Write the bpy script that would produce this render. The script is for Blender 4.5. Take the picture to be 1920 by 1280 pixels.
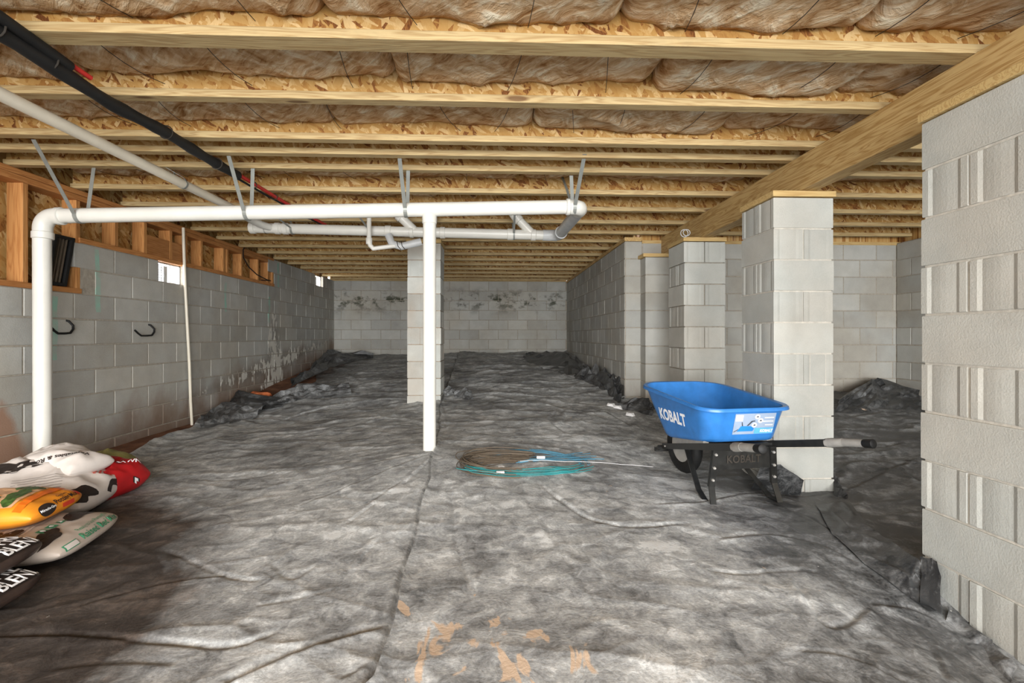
import bpy, bmesh, math, random
import numpy as np
from mathutils import Vector, Matrix
from mathutils.bvhtree import BVHTree

for o in list(bpy.data.objects):
    bpy.data.objects.remove(o)
scene = bpy.context.scene
COL = scene.collection
R = math.radians
random.seed(7)

# ------------------------------------------------------------------ camera
F = 900.0                      # focal length in pixels of the 1920 px frame
YAW = math.atan(35.0 / F)
HOR = 630.0                    # pixel row of the horizon
CAMZ = 1.0
cam_data = bpy.data.cameras.new('camera')
cam_data.sensor_width = 36.0
cam_data.lens = F / 1920.0 * 36.0
cam_data.shift_y = -10.0 / 1920.0
cam_data.clip_start = 0.02
cam = bpy.data.objects.new('camera', cam_data)
cam.location = (0, 0, CAMZ)
cam.rotation_euler = (R(90), 0, -YAW)
COL.objects.link(cam)
scene.camera = cam
FW = np.array([math.sin(YAW), math.cos(YAW), 0.0])
RT = np.array([math.cos(YAW), -math.sin(YAW), 0.0])

# ------------------------------------------------------------------ world, light, exposure
world = bpy.data.worlds.new('overcast_sky')
scene.world = world
world.use_nodes = True
wb = world.node_tree.nodes['Background']
wb.inputs['Color'].default_value = (0.93, 0.97, 1.0, 1)
wb.inputs['Strength'].default_value = 2.2

def area(name, loc, rot, sx, sy, power, col=(1, 1, 1)):
    l = bpy.data.lights.new(name, 'AREA')
    l.shape = 'RECTANGLE'
    l.size = sx
    l.size_y = sy
    l.energy = power
    l.color = col
    o = bpy.data.objects.new(name, l)
    o.location = loc
    o.rotation_euler = rot
    COL.objects.link(o)
    return o

# daylight falling in through the widened opening of the front wall, behind the camera
area('daylight_opening_offscreen', (-0.2, -5.5, 1.6), (R(90), 0, 0), 8.5, 3.4, 830, (1.0, 0.99, 0.97))
# daylight in the two foundation vents seen in the left wall, as bright as the daylight of the opening
area('daylight_vent', (-3.52, 5.06, 1.64), (0, R(-90), 0), 0.2, 0.4, 2.4, (0.9, 0.95, 1.0))
area('daylight_vent', (-3.52, 9.24, 2.05), (0, R(-90), 0), 0.2, 0.4, 2.4, (0.9, 0.95, 1.0))

scene.view_settings.view_transform = 'Standard'
scene.view_settings.look = 'None'
scene.view_settings.gamma = 1.0
scene.view_settings.use_curve_mapping = False
scene.view_settings.exposure = 0.98

# ------------------------------------------------------------------ node helpers
def mat(name):
    m = bpy.data.materials.new(name)
    m.use_nodes = True
    nt = m.node_tree
    b = nt.nodes['Principled BSDF']
    b.inputs['Specular IOR Level'].default_value = 0.3
    return m, nt, b

def nd(nt, t, ins=None, **props):
    n = nt.nodes.new(t)
    for k, v in props.items():
        setattr(n, k, v)
    if ins:
        for k, v in ins.items():
            s = n.inputs[k]
            if isinstance(v, bpy.types.NodeSocket):
                nt.links.new(v, s)
            else:
                s.default_value = v
    return n

def math_(nt, op, a, b=0.0, c=None, clamp=False):
    n = nt.nodes.new('ShaderNodeMath')
    n.operation = op
    n.use_clamp = clamp
    for i, v in enumerate((a, b, c)):
        if v is None:
            continue
        if isinstance(v, bpy.types.NodeSocket):
            nt.links.new(v, n.inputs[i])
        else:
            n.inputs[i].default_value = v
    return n.outputs[0]

def mix(nt, f, a, b, blend='MIX'):
    n = nt.nodes.new('ShaderNodeMix')
    n.data_type = 'RGBA'
    n.blend_type = blend
    for i, v in ((0, f), (6, a), (7, b)):
        if isinstance(v, bpy.types.NodeSocket):
            nt.links.new(v, n.inputs[i])
        else:
            n.inputs[i].default_value = v if i == 0 else (tuple(v) + (1,))[:4]
    return n.outputs[2]

def ramp(nt, f, stops, interp='LINEAR'):
    n = nt.nodes.new('ShaderNodeValToRGB')
    n.color_ramp.interpolation = interp
    el = n.color_ramp.elements
    while len(el) < len(stops):
        el.new(0.5)
    for e, (p, c) in zip(el, stops):
        e.position = p
        e.color = (tuple(c) + (1,))[:4] if not isinstance(c, float) else (c, c, c, 1)
    nt.links.new(f, n.inputs[0])
    return n.outputs[0]

def coords(nt, kind='Object', scale=(1, 1, 1), rot=(0, 0, 0), loc=None):
    tc = nt.nodes.new('ShaderNodeTexCoord')
    v = tc.outputs[kind]
    if kind == 'World':
        pass
    mp = nd(nt, 'ShaderNodeMapping', {'Scale': scale, 'Rotation': rot})
    nt.links.new(v, mp.inputs['Vector'])
    if loc is not None:
        if isinstance(loc, bpy.types.NodeSocket):
            nt.links.new(loc, mp.inputs['Location'])
        else:
            mp.inputs['Location'].default_value = loc
    return mp.outputs[0]

def wpos(nt, scale=(1, 1, 1), rot=(0, 0, 0), loc=(0, 0, 0)):
    g = nt.nodes.new('ShaderNodeNewGeometry')
    mp = nd(nt, 'ShaderNodeMapping', {'Scale': scale, 'Rotation': rot, 'Location': loc})
    nt.links.new(g.outputs['Position'], mp.inputs['Vector'])
    return mp.outputs[0]

def noise(nt, vec, scale, detail=4.0, rough=0.55, dist=0.0):
    n = nd(nt, 'ShaderNodeTexNoise', {'Vector': vec, 'Scale': scale, 'Detail': detail, 'Roughness': rough, 'Distortion': dist})
    return n.outputs[0]

def bump(nt, h, b, strength=0.3, dist=0.01):
    n = nd(nt, 'ShaderNodeBump', {'Height': h, 'Strength': strength, 'Distance': dist})
    nt.links.new(n.outputs[0], b.inputs['Normal'])

def setc(nt, b, c):
    if isinstance(c, bpy.types.NodeSocket):
        nt.links.new(c, b.inputs['Base Color'])
    else:
        b.inputs['Base Color'].default_value = (tuple(c) + (1,))[:4]

M = {}
def flat(name, col, rough=0.6, metal=0.0, var=0.12, scale=18.0, spec=0.3, bmp=0.0):
    m, nt, b = mat(name)
    n = noise(nt, coords(nt), scale, 5)
    lo = tuple(c * (1 - var) for c in col)
    hi = tuple(min(1, c * (1 + var)) for c in col)
    setc(nt, b, ramp(nt, n, [(0.3, lo), (0.7, hi)]))
    b.inputs['Roughness'].default_value = rough
    b.inputs['Metallic'].default_value = metal
    b.inputs['Specular IOR Level'].default_value = spec
    if bmp:
        bump(nt, n, b, bmp, 0.005)
    M[name] = m
    return m

# ------------------------------------------------------------------ materials
def block_material(name, base, warm, stain_low, mildew=0.0, leftwall=False, randv=0.22):
    m, nt, b = mat(name)
    oi = nt.nodes.new('ShaderNodeObjectInfo')
    p = wpos(nt)
    big = noise(nt, p, 1.3, 3)
    mid = noise(nt, p, 7.0, 5)
    fine = noise(nt, p, 140.0, 3)
    c = mix(nt, ramp(nt, big, [(0.4, 0.0), (0.62, 1.0)]), base, warm)
    v = math_(nt, 'MULTIPLY_ADD', oi.outputs['Random'], randv, 1 - randv * 0.55)
    v2 = math_(nt, 'MULTIPLY_ADD', mid, 0.34, 0.83)
    v3 = math_(nt, 'MULTIPLY_ADD', fine, 0.16, 0.92)
    vv = math_(nt, 'MULTIPLY', math_(nt, 'MULTIPLY', v, v2), v3)
    c = mix(nt, 1.0, c, nd(nt, 'ShaderNodeCombineXYZ', {0: vv, 1: vv, 2: vv}).outputs[0], 'MULTIPLY')
    sx = nd(nt, 'ShaderNodeSeparateXYZ', {0: p})
    X, Y, Z = sx.outputs
    if mildew:
        mm = noise(nt, wpos(nt, (1, 1, 1.4)), 4.2, 6, 0.65)
        band = math_(nt, 'MULTIPLY', ramp(nt, Z, [(0.0, 0.0), (1.0, 1.0)]), 1.0)
        zb = math_(nt, 'SUBTRACT', 1.0, math_(nt, 'ABSOLUTE', math_(nt, 'MULTIPLY', math_(nt, 'SUBTRACT', Z, 1.74), 3.2)), clamp=True)
        f = math_(nt, 'MULTIPLY', ramp(nt, mm, [(0.5, 0.0), (0.6, 1.0)]), math_(nt, 'MULTIPLY', zb, mildew), clamp=True)
        c = mix(nt, f, c, (0.045, 0.05, 0.03))
    if leftwall:
        # brown clay wash low on the wall
        cl = noise(nt, wpos(nt, (1, 1, 0.7)), 2.4, 6, 0.6)
        h = math_(nt, 'SUBTRACT', 0.42, math_(nt, 'SUBTRACT', Z, math_(nt, 'MULTIPLY', math_(nt, 'SUBTRACT', Y, 5.0), 0.1)))
        f = math_(nt, 'MULTIPLY', math_(nt, 'ADD', h, cl), 1.0)
        f = ramp(nt, f, [(0.42, 0.0), (0.85, 0.75)])
        c = mix(nt, f, c, (0.17, 0.09, 0.05))
        # clay smear by the drain pipe
        d0 = math_(nt, 'ADD', math_(nt, 'MULTIPLY', math_(nt, 'ABSOLUTE', math_(nt, 'SUBTRACT', Y, 3.35)), 2.2), math_(nt, 'MULTIPLY', Z, 1.1))
        f = ramp(nt, math_(nt, 'ADD', d0, math_(nt, 'MULTIPLY', cl, 0.7)), [(0.85, 0.85), (1.15, 0.0)])
        c = mix(nt, f, c, (0.3, 0.17, 0.11))
        # white efflorescence
        ef = noise(nt, wpos(nt, (1, 3.4, 1.5)), 3.4, 4, 0.5, 0.9)
        dy = math_(nt, 'ABSOLUTE', math_(nt, 'SUBTRACT', Y, 7.35))
        t1 = math_(nt, 'SUBTRACT', 1.0, math_(nt, 'ADD', math_(nt, 'MULTIPLY', dy, 3.2), math_(nt, 'MULTIPLY', math_(nt, 'SUBTRACT', Z, 0.75), 1.0)), clamp=True)
        dy2 = math_(nt, 'ABSOLUTE', math_(nt, 'SUBTRACT', Y, 7.5))
        zc = math_(nt, 'ABSOLUTE', math_(nt, 'SUBTRACT', Z, math_(nt, 'MULTIPLY_ADD', Y, 0.13, -0.36)))
        t2 = math_(nt, 'SUBTRACT', 1.0, math_(nt, 'ADD', math_(nt, 'MULTIPLY', dy2, 0.36), math_(nt, 'MULTIPLY', zc, 4.6)), clamp=True)
        t = math_(nt, 'MAXIMUM', t1, t2)
        f = math_(nt, 'MULTIPLY', ramp(nt, math_(nt, 'MULTIPLY_ADD', t, 0.26, ef), [(0.64, 0.0), (0.69, 1.0)]), ramp(nt, t, [(0.06, 0.0), (0.22, 1.0)]))
        wet = math_(nt, 'MULTIPLY', ramp(nt, t, [(0.05, 0.0), (0.5, 0.6)]), mid)
        c = mix(nt, wet, c, (0.06, 0.045, 0.03))
        c = mix(nt, f, c, (0.62, 0.6, 0.54))
        # green chalk marks
        for (y0, z0, z1) in ((3.74, 0.82, 1.3), (4.13, 1.2, 1.72), (6.05, 1.3, 1.66), (7.2, 1.2, 1.58), (7.5, 1.75, 2.12)):
            wob = math_(nt, 'MULTIPLY', math_(nt, 'SUBTRACT', noise(nt, p, 3.0, 2), 0.5), 0.09)
            a = math_(nt, 'ABSOLUTE', math_(nt, 'ADD', math_(nt, 'SUBTRACT', Y, y0), wob))
            a = math_(nt, 'LESS_THAN', a, 0.024)
            g = math_(nt, 'MULTIPLY', math_(nt, 'GREATER_THAN', Z, z0), math_(nt, 'LESS_THAN', Z, z1))
            f = math_(nt, 'MULTIPLY', math_(nt, 'MULTIPLY', a, g), math_(nt, 'MULTIPLY', ramp(nt, mid, [(0.3, 0.1), (0.6, 0.9)]), 0.85))
            c = mix(nt, f, c, (0.25, 0.5, 0.4))
    if stain_low:
        cl = noise(nt, wpos(nt, (1, 1, 0.5)), 3.0, 5, 0.6)
        h = math_(nt, 'MULTIPLY_ADD', Z, -1.3, math_(nt, 'ADD', cl, stain_low))
        f = ramp(nt, h, [(0.1, 0.0), (0.7, 0.6)])
        c = mix(nt, f, c, (0.2, 0.13, 0.08))
    setc(nt, b, c)
    b.inputs['Roughness'].default_value = 0.95
    b.inputs['Specular IOR Level'].default_value = 0.1
    bump(nt, math_(nt, 'ADD', fine, math_(nt, 'MULTIPLY', mid, 0.6)), b, 0.35, 0.004)
    M[name] = m
    return m

block_material('block_left', (0.42, 0.418, 0.39), (0.38, 0.36, 0.315), 0.0, leftwall=True)
block_material('block_back', (0.42, 0.418, 0.39), (0.38, 0.36, 0.315), 0.35, mildew=1.0)
block_material('block_right', (0.42, 0.418, 0.39), (0.38, 0.36, 0.315), 0.25)
block_material('block_bay', (0.42, 0.418, 0.39), (0.38, 0.36, 0.315), 0.25)
block_material('block_pillar', (0.47, 0.48, 0.45), (0.47, 0.455, 0.41), 0.0, randv=0.14)
block_material('block_stack', (0.47, 0.48, 0.45), (0.45, 0.405, 0.345), 0.0, randv=0.3)
flat('mortar', (0.35, 0.315, 0.26), 0.95, var=0.2, scale=30, bmp=0.6)
flat('mortar_light', (0.55, 0.52, 0.46), 0.95, var=0.15, scale=30, bmp=0.6)
flat('mortar_tan', (0.36, 0.29, 0.22), 0.95, var=0.2, scale=20, bmp=0.6)

def wood_material(name, axis, base, dark, knots=True, rough=0.6, grain=1.0, kscale=2.0, mildew=0.0):
    m, nt, b = mat(name)
    oi = nt.nodes.new('ShaderNodeObjectInfo')
    off = nd(nt, 'ShaderNodeCombineXYZ', {0: math_(nt, 'MULTIPLY', oi.outputs['Random'], 37.0), 1: math_(nt, 'MULTIPLY', oi.outputs['Random'], 11.0), 2: math_(nt, 'MULTIPLY', oi.outputs['Random'], 5.0)}).outputs[0]
    s = [14.0, 14.0, 14.0]
    s[axis] = 0.9
    v = coords(nt, 'Object', tuple(s), loc=off)
    ks = [kscale * 3.2] * 3
    ks[axis] = kscale * 0.8
    kv = coords(nt, 'Object', tuple(ks), loc=off)
    vor = nd(nt, 'ShaderNodeTexVoronoi', {'Vector': kv, 'Scale': 1.0, 'Randomness': 1.0})
    kd = vor.outputs['Distance']
    near = ramp(nt, kd, [(0.0, 1.0), (0.32, 0.0)])
    n1 = noise(nt, v, 1.6 * grain, 3, 0.5, 0.4)
    ring = math_(nt, 'FRACT', math_(nt, 'MULTIPLY_ADD', near, 1.6 if knots else 0.0, math_(nt, 'MULTIPLY', n1, 8.0)))
    ring = math_(nt, 'ABSOLUTE', math_(nt, 'MULTIPLY_ADD', ring, 2.0, -1.0))
    fs = [90.0] * 3
    fs[axis] = 3.0
    fine = noise(nt, coords(nt, 'Object', tuple(fs), loc=off), 1.5, 3)
    f = math_(nt, 'ADD', math_(nt, 'MULTIPLY', ramp(nt, ring, [(0.3, 0.0), (1.0, 1.0)]), 0.85), math_(nt, 'MULTIPLY', math_(nt, 'SUBTRACT', fine, 0.4), 0.6), clamp=True)
    c = mix(nt, f, base, dark)
    if knots:
        k = ramp(nt, kd, [(0.055, 1.0), (0.09, 0.0)])
        c = mix(nt, math_(nt, 'MULTIPLY', k, 0.8), c, (0.11, 0.045, 0.015))
    if mildew:
        ms = [3.0] * 3
        ms[axis] = 0.7
        mm = noise(nt, coords(nt, 'Object', tuple(ms), loc=off), 3.0, 6, 0.7)
        c = mix(nt, math_(nt, 'MULTIPLY', ramp(nt, mm, [(0.56, 0.0), (0.72, 1.0)]), mildew), c, (0.12, 0.09, 0.05))
    val = math_(nt, 'MULTIPLY_ADD', oi.outputs['Random'], 0.2, 0.9)
    c = mix(nt, 1.0, c, nd(nt, 'ShaderNodeCombineXYZ', {0: val, 1: val, 2: val}).outputs[0], 'MULTIPLY')
    setc(nt, b, c)
    b.inputs['Roughness'].default_value = rough
    bump(nt, f, b, 0.12, 0.003)
    M[name] = m
    return m

wood_material('joist_wood', 0, (0.50, 0.375, 0.19), (0.35, 0.23, 0.10), kscale=1.6, mildew=0.35)
wood_material('beam_wood', 1, (0.58, 0.40, 0.175), (0.36, 0.2, 0.06), kscale=1.5)
wood_material('board_x', 0, (0.6, 0.43, 0.19), (0.46, 0.29, 0.11), knots=False)
wood_material('plate_wood', 1, (0.50, 0.225, 0.075), (0.36, 0.14, 0.04), kscale=1.5)
wood_material('stud_wood', 2, (0.58, 0.28, 0.095), (0.42, 0.17, 0.05), kscale=2.4)

def osb_material(name, axes, cols, scale=1.0):
    m, nt, b = mat(name)
    a0, a1 = axes
    oi = nt.nodes.new('ShaderNodeObjectInfo')
    off = nd(nt, 'ShaderNodeCombineXYZ', {0: math_(nt, 'MULTIPLY', oi.outputs['Random'], 53.0), 1: math_(nt, 'MULTIPLY', oi.outputs['Random'], 31.0), 2: math_(nt, 'MULTIPLY', oi.outputs['Random'], 17.0)}).outputs[0]
    tc = nt.nodes.new('ShaderNodeTexCoord')
    sp = nd(nt, 'ShaderNodeSeparateXYZ', {0: tc.outputs['Object']})
    uv = nd(nt, 'ShaderNodeCombineXYZ', {0: sp.outputs[a0], 1: sp.outputs[a1], 2: 0.0}).outputs[0]
    uv = nd(nt, 'ShaderNodeVectorMath', {0: uv, 1: off}, operation='ADD').outputs[0]
    warp = nd(nt, 'ShaderNodeTexNoise', {'Vector': uv, 'Scale': 16.0, 'Detail': 2.0})
    wv = nd(nt, 'ShaderNodeVectorMath', {0: warp.outputs['Color'], 1: (0.5, 0.5, 0.5)}, operation='SUBTRACT').outputs[0]
    uvw = nd(nt, 'ShaderNodeVectorMath', {0: wv, 1: (0.014, 0.014, 0.0), 2: uv}, operation='MULTIPLY_ADD').outputs[0]
    layers = []
    for rot, sc in ((1.15, (13 * scale, 50 * scale, 1)), (2.1, (11 * scale, 44 * scale, 1)), (0.45, (15 * scale, 60 * scale, 1))):
        mr = nd(nt, 'ShaderNodeMapping', {'Vector': uvw, 'Rotation': (0, 0, rot)})
        mp = nd(nt, 'ShaderNodeMapping', {'Vector': mr.outputs[0], 'Scale': sc})
        vo = nd(nt, 'ShaderNodeTexVoronoi', {'Vector': mp.outputs[0], 'Scale': 1.0})
        layers.append(nd(nt, 'ShaderNodeSeparateColor', {0: vo.outputs['Color']}).outputs)
    sel = noise(nt, uv, 17.0 * scale, 2)
    a = math_(nt, 'GREATER_THAN', layers[0][1], 0.5)
    v = nd(nt, 'ShaderNodeMix', {0: a, 2: layers[0][0], 3: layers[1][0]}).outputs[0]
    a2 = math_(nt, 'GREATER_THAN', math_(nt, 'MULTIPLY_ADD', layers[2][1], 0.6, math_(nt, 'MULTIPLY', sel, 0.8)), 0.78)
    v = nd(nt, 'ShaderNodeMix', {0: a2, 2: v, 3: layers[2][0]}).outputs[0]
    fr = nd(nt, 'ShaderNodeMapping', {'Vector': uvw, 'Rotation': (0, 0, 1.3)})
    fib = noise(nt, nd(nt, 'ShaderNodeMapping', {'Vector': fr.outputs[0], 'Scale': (50, 260, 1)}).outputs[0], 1.0, 2)
    v = math_(nt, 'MULTIPLY_ADD', math_(nt, 'SUBTRACT', fib, 0.5), 0.35, v)
    c = ramp(nt, v, [(0.0, cols[0]), (0.08, cols[1]), (0.28, cols[2]), (0.7, cols[3]), (1.0, cols[4])])
    setc(nt, b, c)
    b.inputs['Roughness'].default_value = 0.7
    bump(nt, v, b, 0.25, 0.003)
    M[name] = m
    return m

osb_material('osb_web', (0, 2), [(0.14, 0.045, 0.01), (0.30, 0.125, 0.03), (0.43, 0.235, 0.065), (0.49, 0.295, 0.10), (0.66, 0.47, 0.23)])
osb_material('osb_sheathing', (1, 2), [(0.14, 0.045, 0.01), (0.30, 0.125, 0.03), (0.43, 0.235, 0.065), (0.49, 0.295, 0.10), (0.66, 0.47, 0.23)], 0.7)
osb_material('osb_deck', (0, 1), [(0.13, 0.04, 0.01), (0.29, 0.12, 0.03), (0.47, 0.25, 0.07), (0.56, 0.34, 0.12), (0.66, 0.46, 0.22)])

def insulation_material():
    m, nt, b = mat('insulation')
    oi = nt.nodes.new('ShaderNodeObjectInfo')
    off = nd(nt, 'ShaderNodeCombineXYZ', {0: math_(nt, 'MULTIPLY', oi.outputs['Random'], 19.0), 1: math_(nt, 'MULTIPLY', oi.outputs['Random'], 7.0), 2: 0.0}).outputs[0]
    p = nd(nt, 'ShaderNodeVectorMath', {0: wpos(nt), 1: off}, operation='ADD').outputs[0]
    a = noise(nt, p, 6.0, 7, 0.62, 1.6)
    mr = nd(nt, 'ShaderNodeMapping', {'Vector': p, 'Rotation': (0, 0, 0.75)})
    mp = nd(nt, 'ShaderNodeMapping', {'Vector': mr.outputs[0], 'Scale': (4, 20, 5)})
    s = noise(nt, mp.outputs[0], 1.0, 5, 0.6, 1.5)
    f = math_(nt, 'ADD', math_(nt, 'MULTIPLY', a, 0.62), math_(nt, 'MULTIPLY', s, 0.38))
    c = ramp(nt, f, [(0.36, (0.30, 0.145, 0.055)), (0.44, (0.51, 0.315, 0.16)), (0.52, (0.66, 0.475, 0.295)), (0.61, (0.86, 0.765, 0.59))])
    setc(nt, b, c)
    b.inputs['Roughness'].default_value = 1.0
    b.inputs['Specular IOR Level'].default_value = 0.0
    bump(nt, f, b, 1.0, 0.06)
    M['insulation'] = m
insulation_material()

def plastic_material():
    m, nt, b = mat('plastic_film')
    at = lambda n: nd(nt, 'ShaderNodeAttribute', None, attribute_name=n).outputs['Fac']
    dust, mud, tan = at('dust'), at('mud'), at('tan')
    p = wpos(nt)
    a = noise(nt, p, 2.6, 8, 0.62, 0.5)
    h = noise(nt, p, 11.0, 7, 0.65, 0.8)
    st = noise(nt, wpos(nt, (1.5, 6, 3), (0, 0, 0.5)), 2.2, 7, 0.65, 0.8)
    fine = noise(nt, p, 90.0, 4, 0.6)
    n = math_(nt, 'ADD', math_(nt, 'MULTIPLY', a, 0.34), math_(nt, 'ADD', math_(nt, 'MULTIPLY', h, 0.34), math_(nt, 'ADD', math_(nt, 'MULTIPLY', st, 0.17), math_(nt, 'MULTIPLY', fine, 0.15))))
    f = math_(nt, 'MULTIPLY_ADD', math_(nt, 'SUBTRACT', n, 0.5), 3.8, dust)
    c = ramp(nt, f, [(0.0, (0.028, 0.029, 0.03)), (0.3, (0.105, 0.107, 0.108)), (0.6, (0.26, 0.268, 0.27)), (0.85, (0.43, 0.442, 0.44)), (1.0, (0.62, 0.635, 0.63))])
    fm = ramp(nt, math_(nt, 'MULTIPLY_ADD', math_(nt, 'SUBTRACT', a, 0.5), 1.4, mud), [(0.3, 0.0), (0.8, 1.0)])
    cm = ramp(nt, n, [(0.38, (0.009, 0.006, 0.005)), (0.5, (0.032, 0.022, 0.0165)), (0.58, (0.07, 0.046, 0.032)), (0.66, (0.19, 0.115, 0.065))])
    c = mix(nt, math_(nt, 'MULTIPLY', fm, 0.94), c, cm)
    ft = ramp(nt, math_(nt, 'MULTIPLY_ADD', math_(nt, 'SUBTRACT', noise(nt, wpos(nt, (1, 0.6, 1)), 9.0, 5, 0.5, 1.4), 0.5), 2.6, tan), [(0.62, 0.0), (0.72, 1.0)])
    c = mix(nt, ft, c, (0.55, 0.42, 0.31))
    spk = noise(nt, p, 38.0, 3, 0.6)
    c = mix(nt, ramp(nt, spk, [(0.74, 0.0), (0.78, 0.8)]), c, (0.5, 0.49, 0.46))
    setc(nt, b, c)
    nt.links.new(ramp(nt, f, [(0.1, 0.34), (0.6, 0.7)]), b.inputs['Roughness'])
    b.inputs['Specular IOR Level'].default_value = 0.28
    bump(nt, math_(nt, 'ADD', h, math_(nt, 'MULTIPLY', fine, 0.3)), b, 0.35, 0.012)
    M['plastic_film'] = m
plastic_material()

def clay_material():
    m, nt, b = mat('clay_soil')
    p = wpos(nt)
    a = noise(nt, p, 4.0, 8, 0.65)
    c = ramp(nt, a, [(0.3, (0.07, 0.032, 0.018)), (0.52, (0.19, 0.085, 0.045)), (0.72, (0.34, 0.18, 0.1))])
    setc(nt, b, c)
    b.inputs['Roughness'].default_value = 1.0
    bump(nt, a, b, 0.8, 0.03)
    M['clay_soil'] = m
clay_material()

flat('pvc', (0.68, 0.665, 0.61), 0.32, var=0.05, scale=6, spec=0.5)
flat('pvc_yellowed', (0.72, 0.66, 0.54), 0.35, var=0.07, scale=6, spec=0.5)
flat('pvc_grey', (0.52, 0.53, 0.53), 0.4, var=0.1, scale=10, spec=0.5)
flat('strap_grey', (0.27, 0.28, 0.26), 0.45, metal=0.3, var=0.1)
flat('rubber_black', (0.012, 0.012, 0.012), 0.6, var=0.2)
flat('paint_black', (0.016, 0.016, 0.015), 0.28, var=0.4, scale=25, spec=0.6)
flat('pex_red', (0.5, 0.03, 0.025), 0.4, var=0.1)
flat('wire_dark', (0.03, 0.025, 0.02), 0.5)
flat('wire_brown', (0.11, 0.085, 0.06), 0.6)
flat('wire_teal', (0.03, 0.25, 0.26), 0.5, var=0.3, scale=6)
flat('wire_blue', (0.09, 0.24, 0.34), 0.5, var=0.3, scale=6)
flat('white_tag', (0.8, 0.8, 0.8), 0.6)
flat('galvanised', (0.5, 0.5, 0.5), 0.35, metal=0.7)
flat('steel_bright', (0.62, 0.6, 0.56), 0.3, metal=0.6)
flat('tray_blue', (0.03, 0.17, 0.48), 0.33, var=0.14, scale=14, spec=0.5)
flat('letter_white', (0.85, 0.86, 0.88), 0.6, var=0.03)
flat('sticker_grey', (0.27, 0.34, 0.45), 0.5, var=0.05)
flat('sticker_blue', (0.02, 0.2, 0.6), 0.5)
flat('sticker_dark', (0.05, 0.06, 0.08), 0.5)
flat('sticker_band', (0.1, 0.36, 0.75), 0.5)
flat('grip_grey', (0.3, 0.29, 0.27), 0.7, var=0.15)
flat('bag_white', (0.62, 0.57, 0.53), 0.42, var=0.1, scale=9, bmp=0.5)
flat('bag_cream', (0.50, 0.43, 0.37), 0.45, var=0.12, scale=9, bmp=0.4)
flat('bag_orange', (0.70, 0.25, 0.02), 0.4, var=0.25, scale=7, bmp=0.4)
flat('bag_red', (0.33, 0.01, 0.012), 0.35, var=0.25, scale=9, bmp=0.4)
flat('bag_green', (0.3, 0.29, 0.1), 0.5, var=0.4, scale=12, bmp=0.4)
flat('bag_dark', (0.05, 0.033, 0.027), 0.4, var=0.4, scale=8, bmp=0.4)
flat('print_dark', (0.025, 0.018, 0.016), 0.5)
flat('print_green', (0.05, 0.25, 0.13), 0.5)
flat('print_leaf', (0.05, 0.1, 0.02), 0.5, var=0.6, scale=50)
flat('print_red', (0.6, 0.05, 0.02), 0.5)
flat('print_orange', (0.75, 0.16, 0.01), 0.5)
flat('print_peach', (0.6, 0.36, 0.2), 0.5, var=0.3, scale=30)
flat('print_grey', (0.28, 0.25, 0.23), 0.5)
flat('orange_clay', (0.5, 0.14, 0.05), 0.9, var=0.3)
# ------------------------------------------------------------------ geometry helpers
def at(px, py, s):
    """point at camera depth s on the ray through a pixel"""
    d = FW + RT * ((px - 960.0) / F) + np.array([0, 0, 1.0]) * ((HOR - py) / F)
    return np.array([0, 0, CAMZ]) + d * s

def at_y(px, py, y):
    d = FW + RT * ((px - 960.0) / F)
    return at(px, py, y / d[1])

def at_x(px, py, x):
    d = FW + RT * ((px - 960.0) / F)
    return at(px, py, x / d[0])

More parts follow.
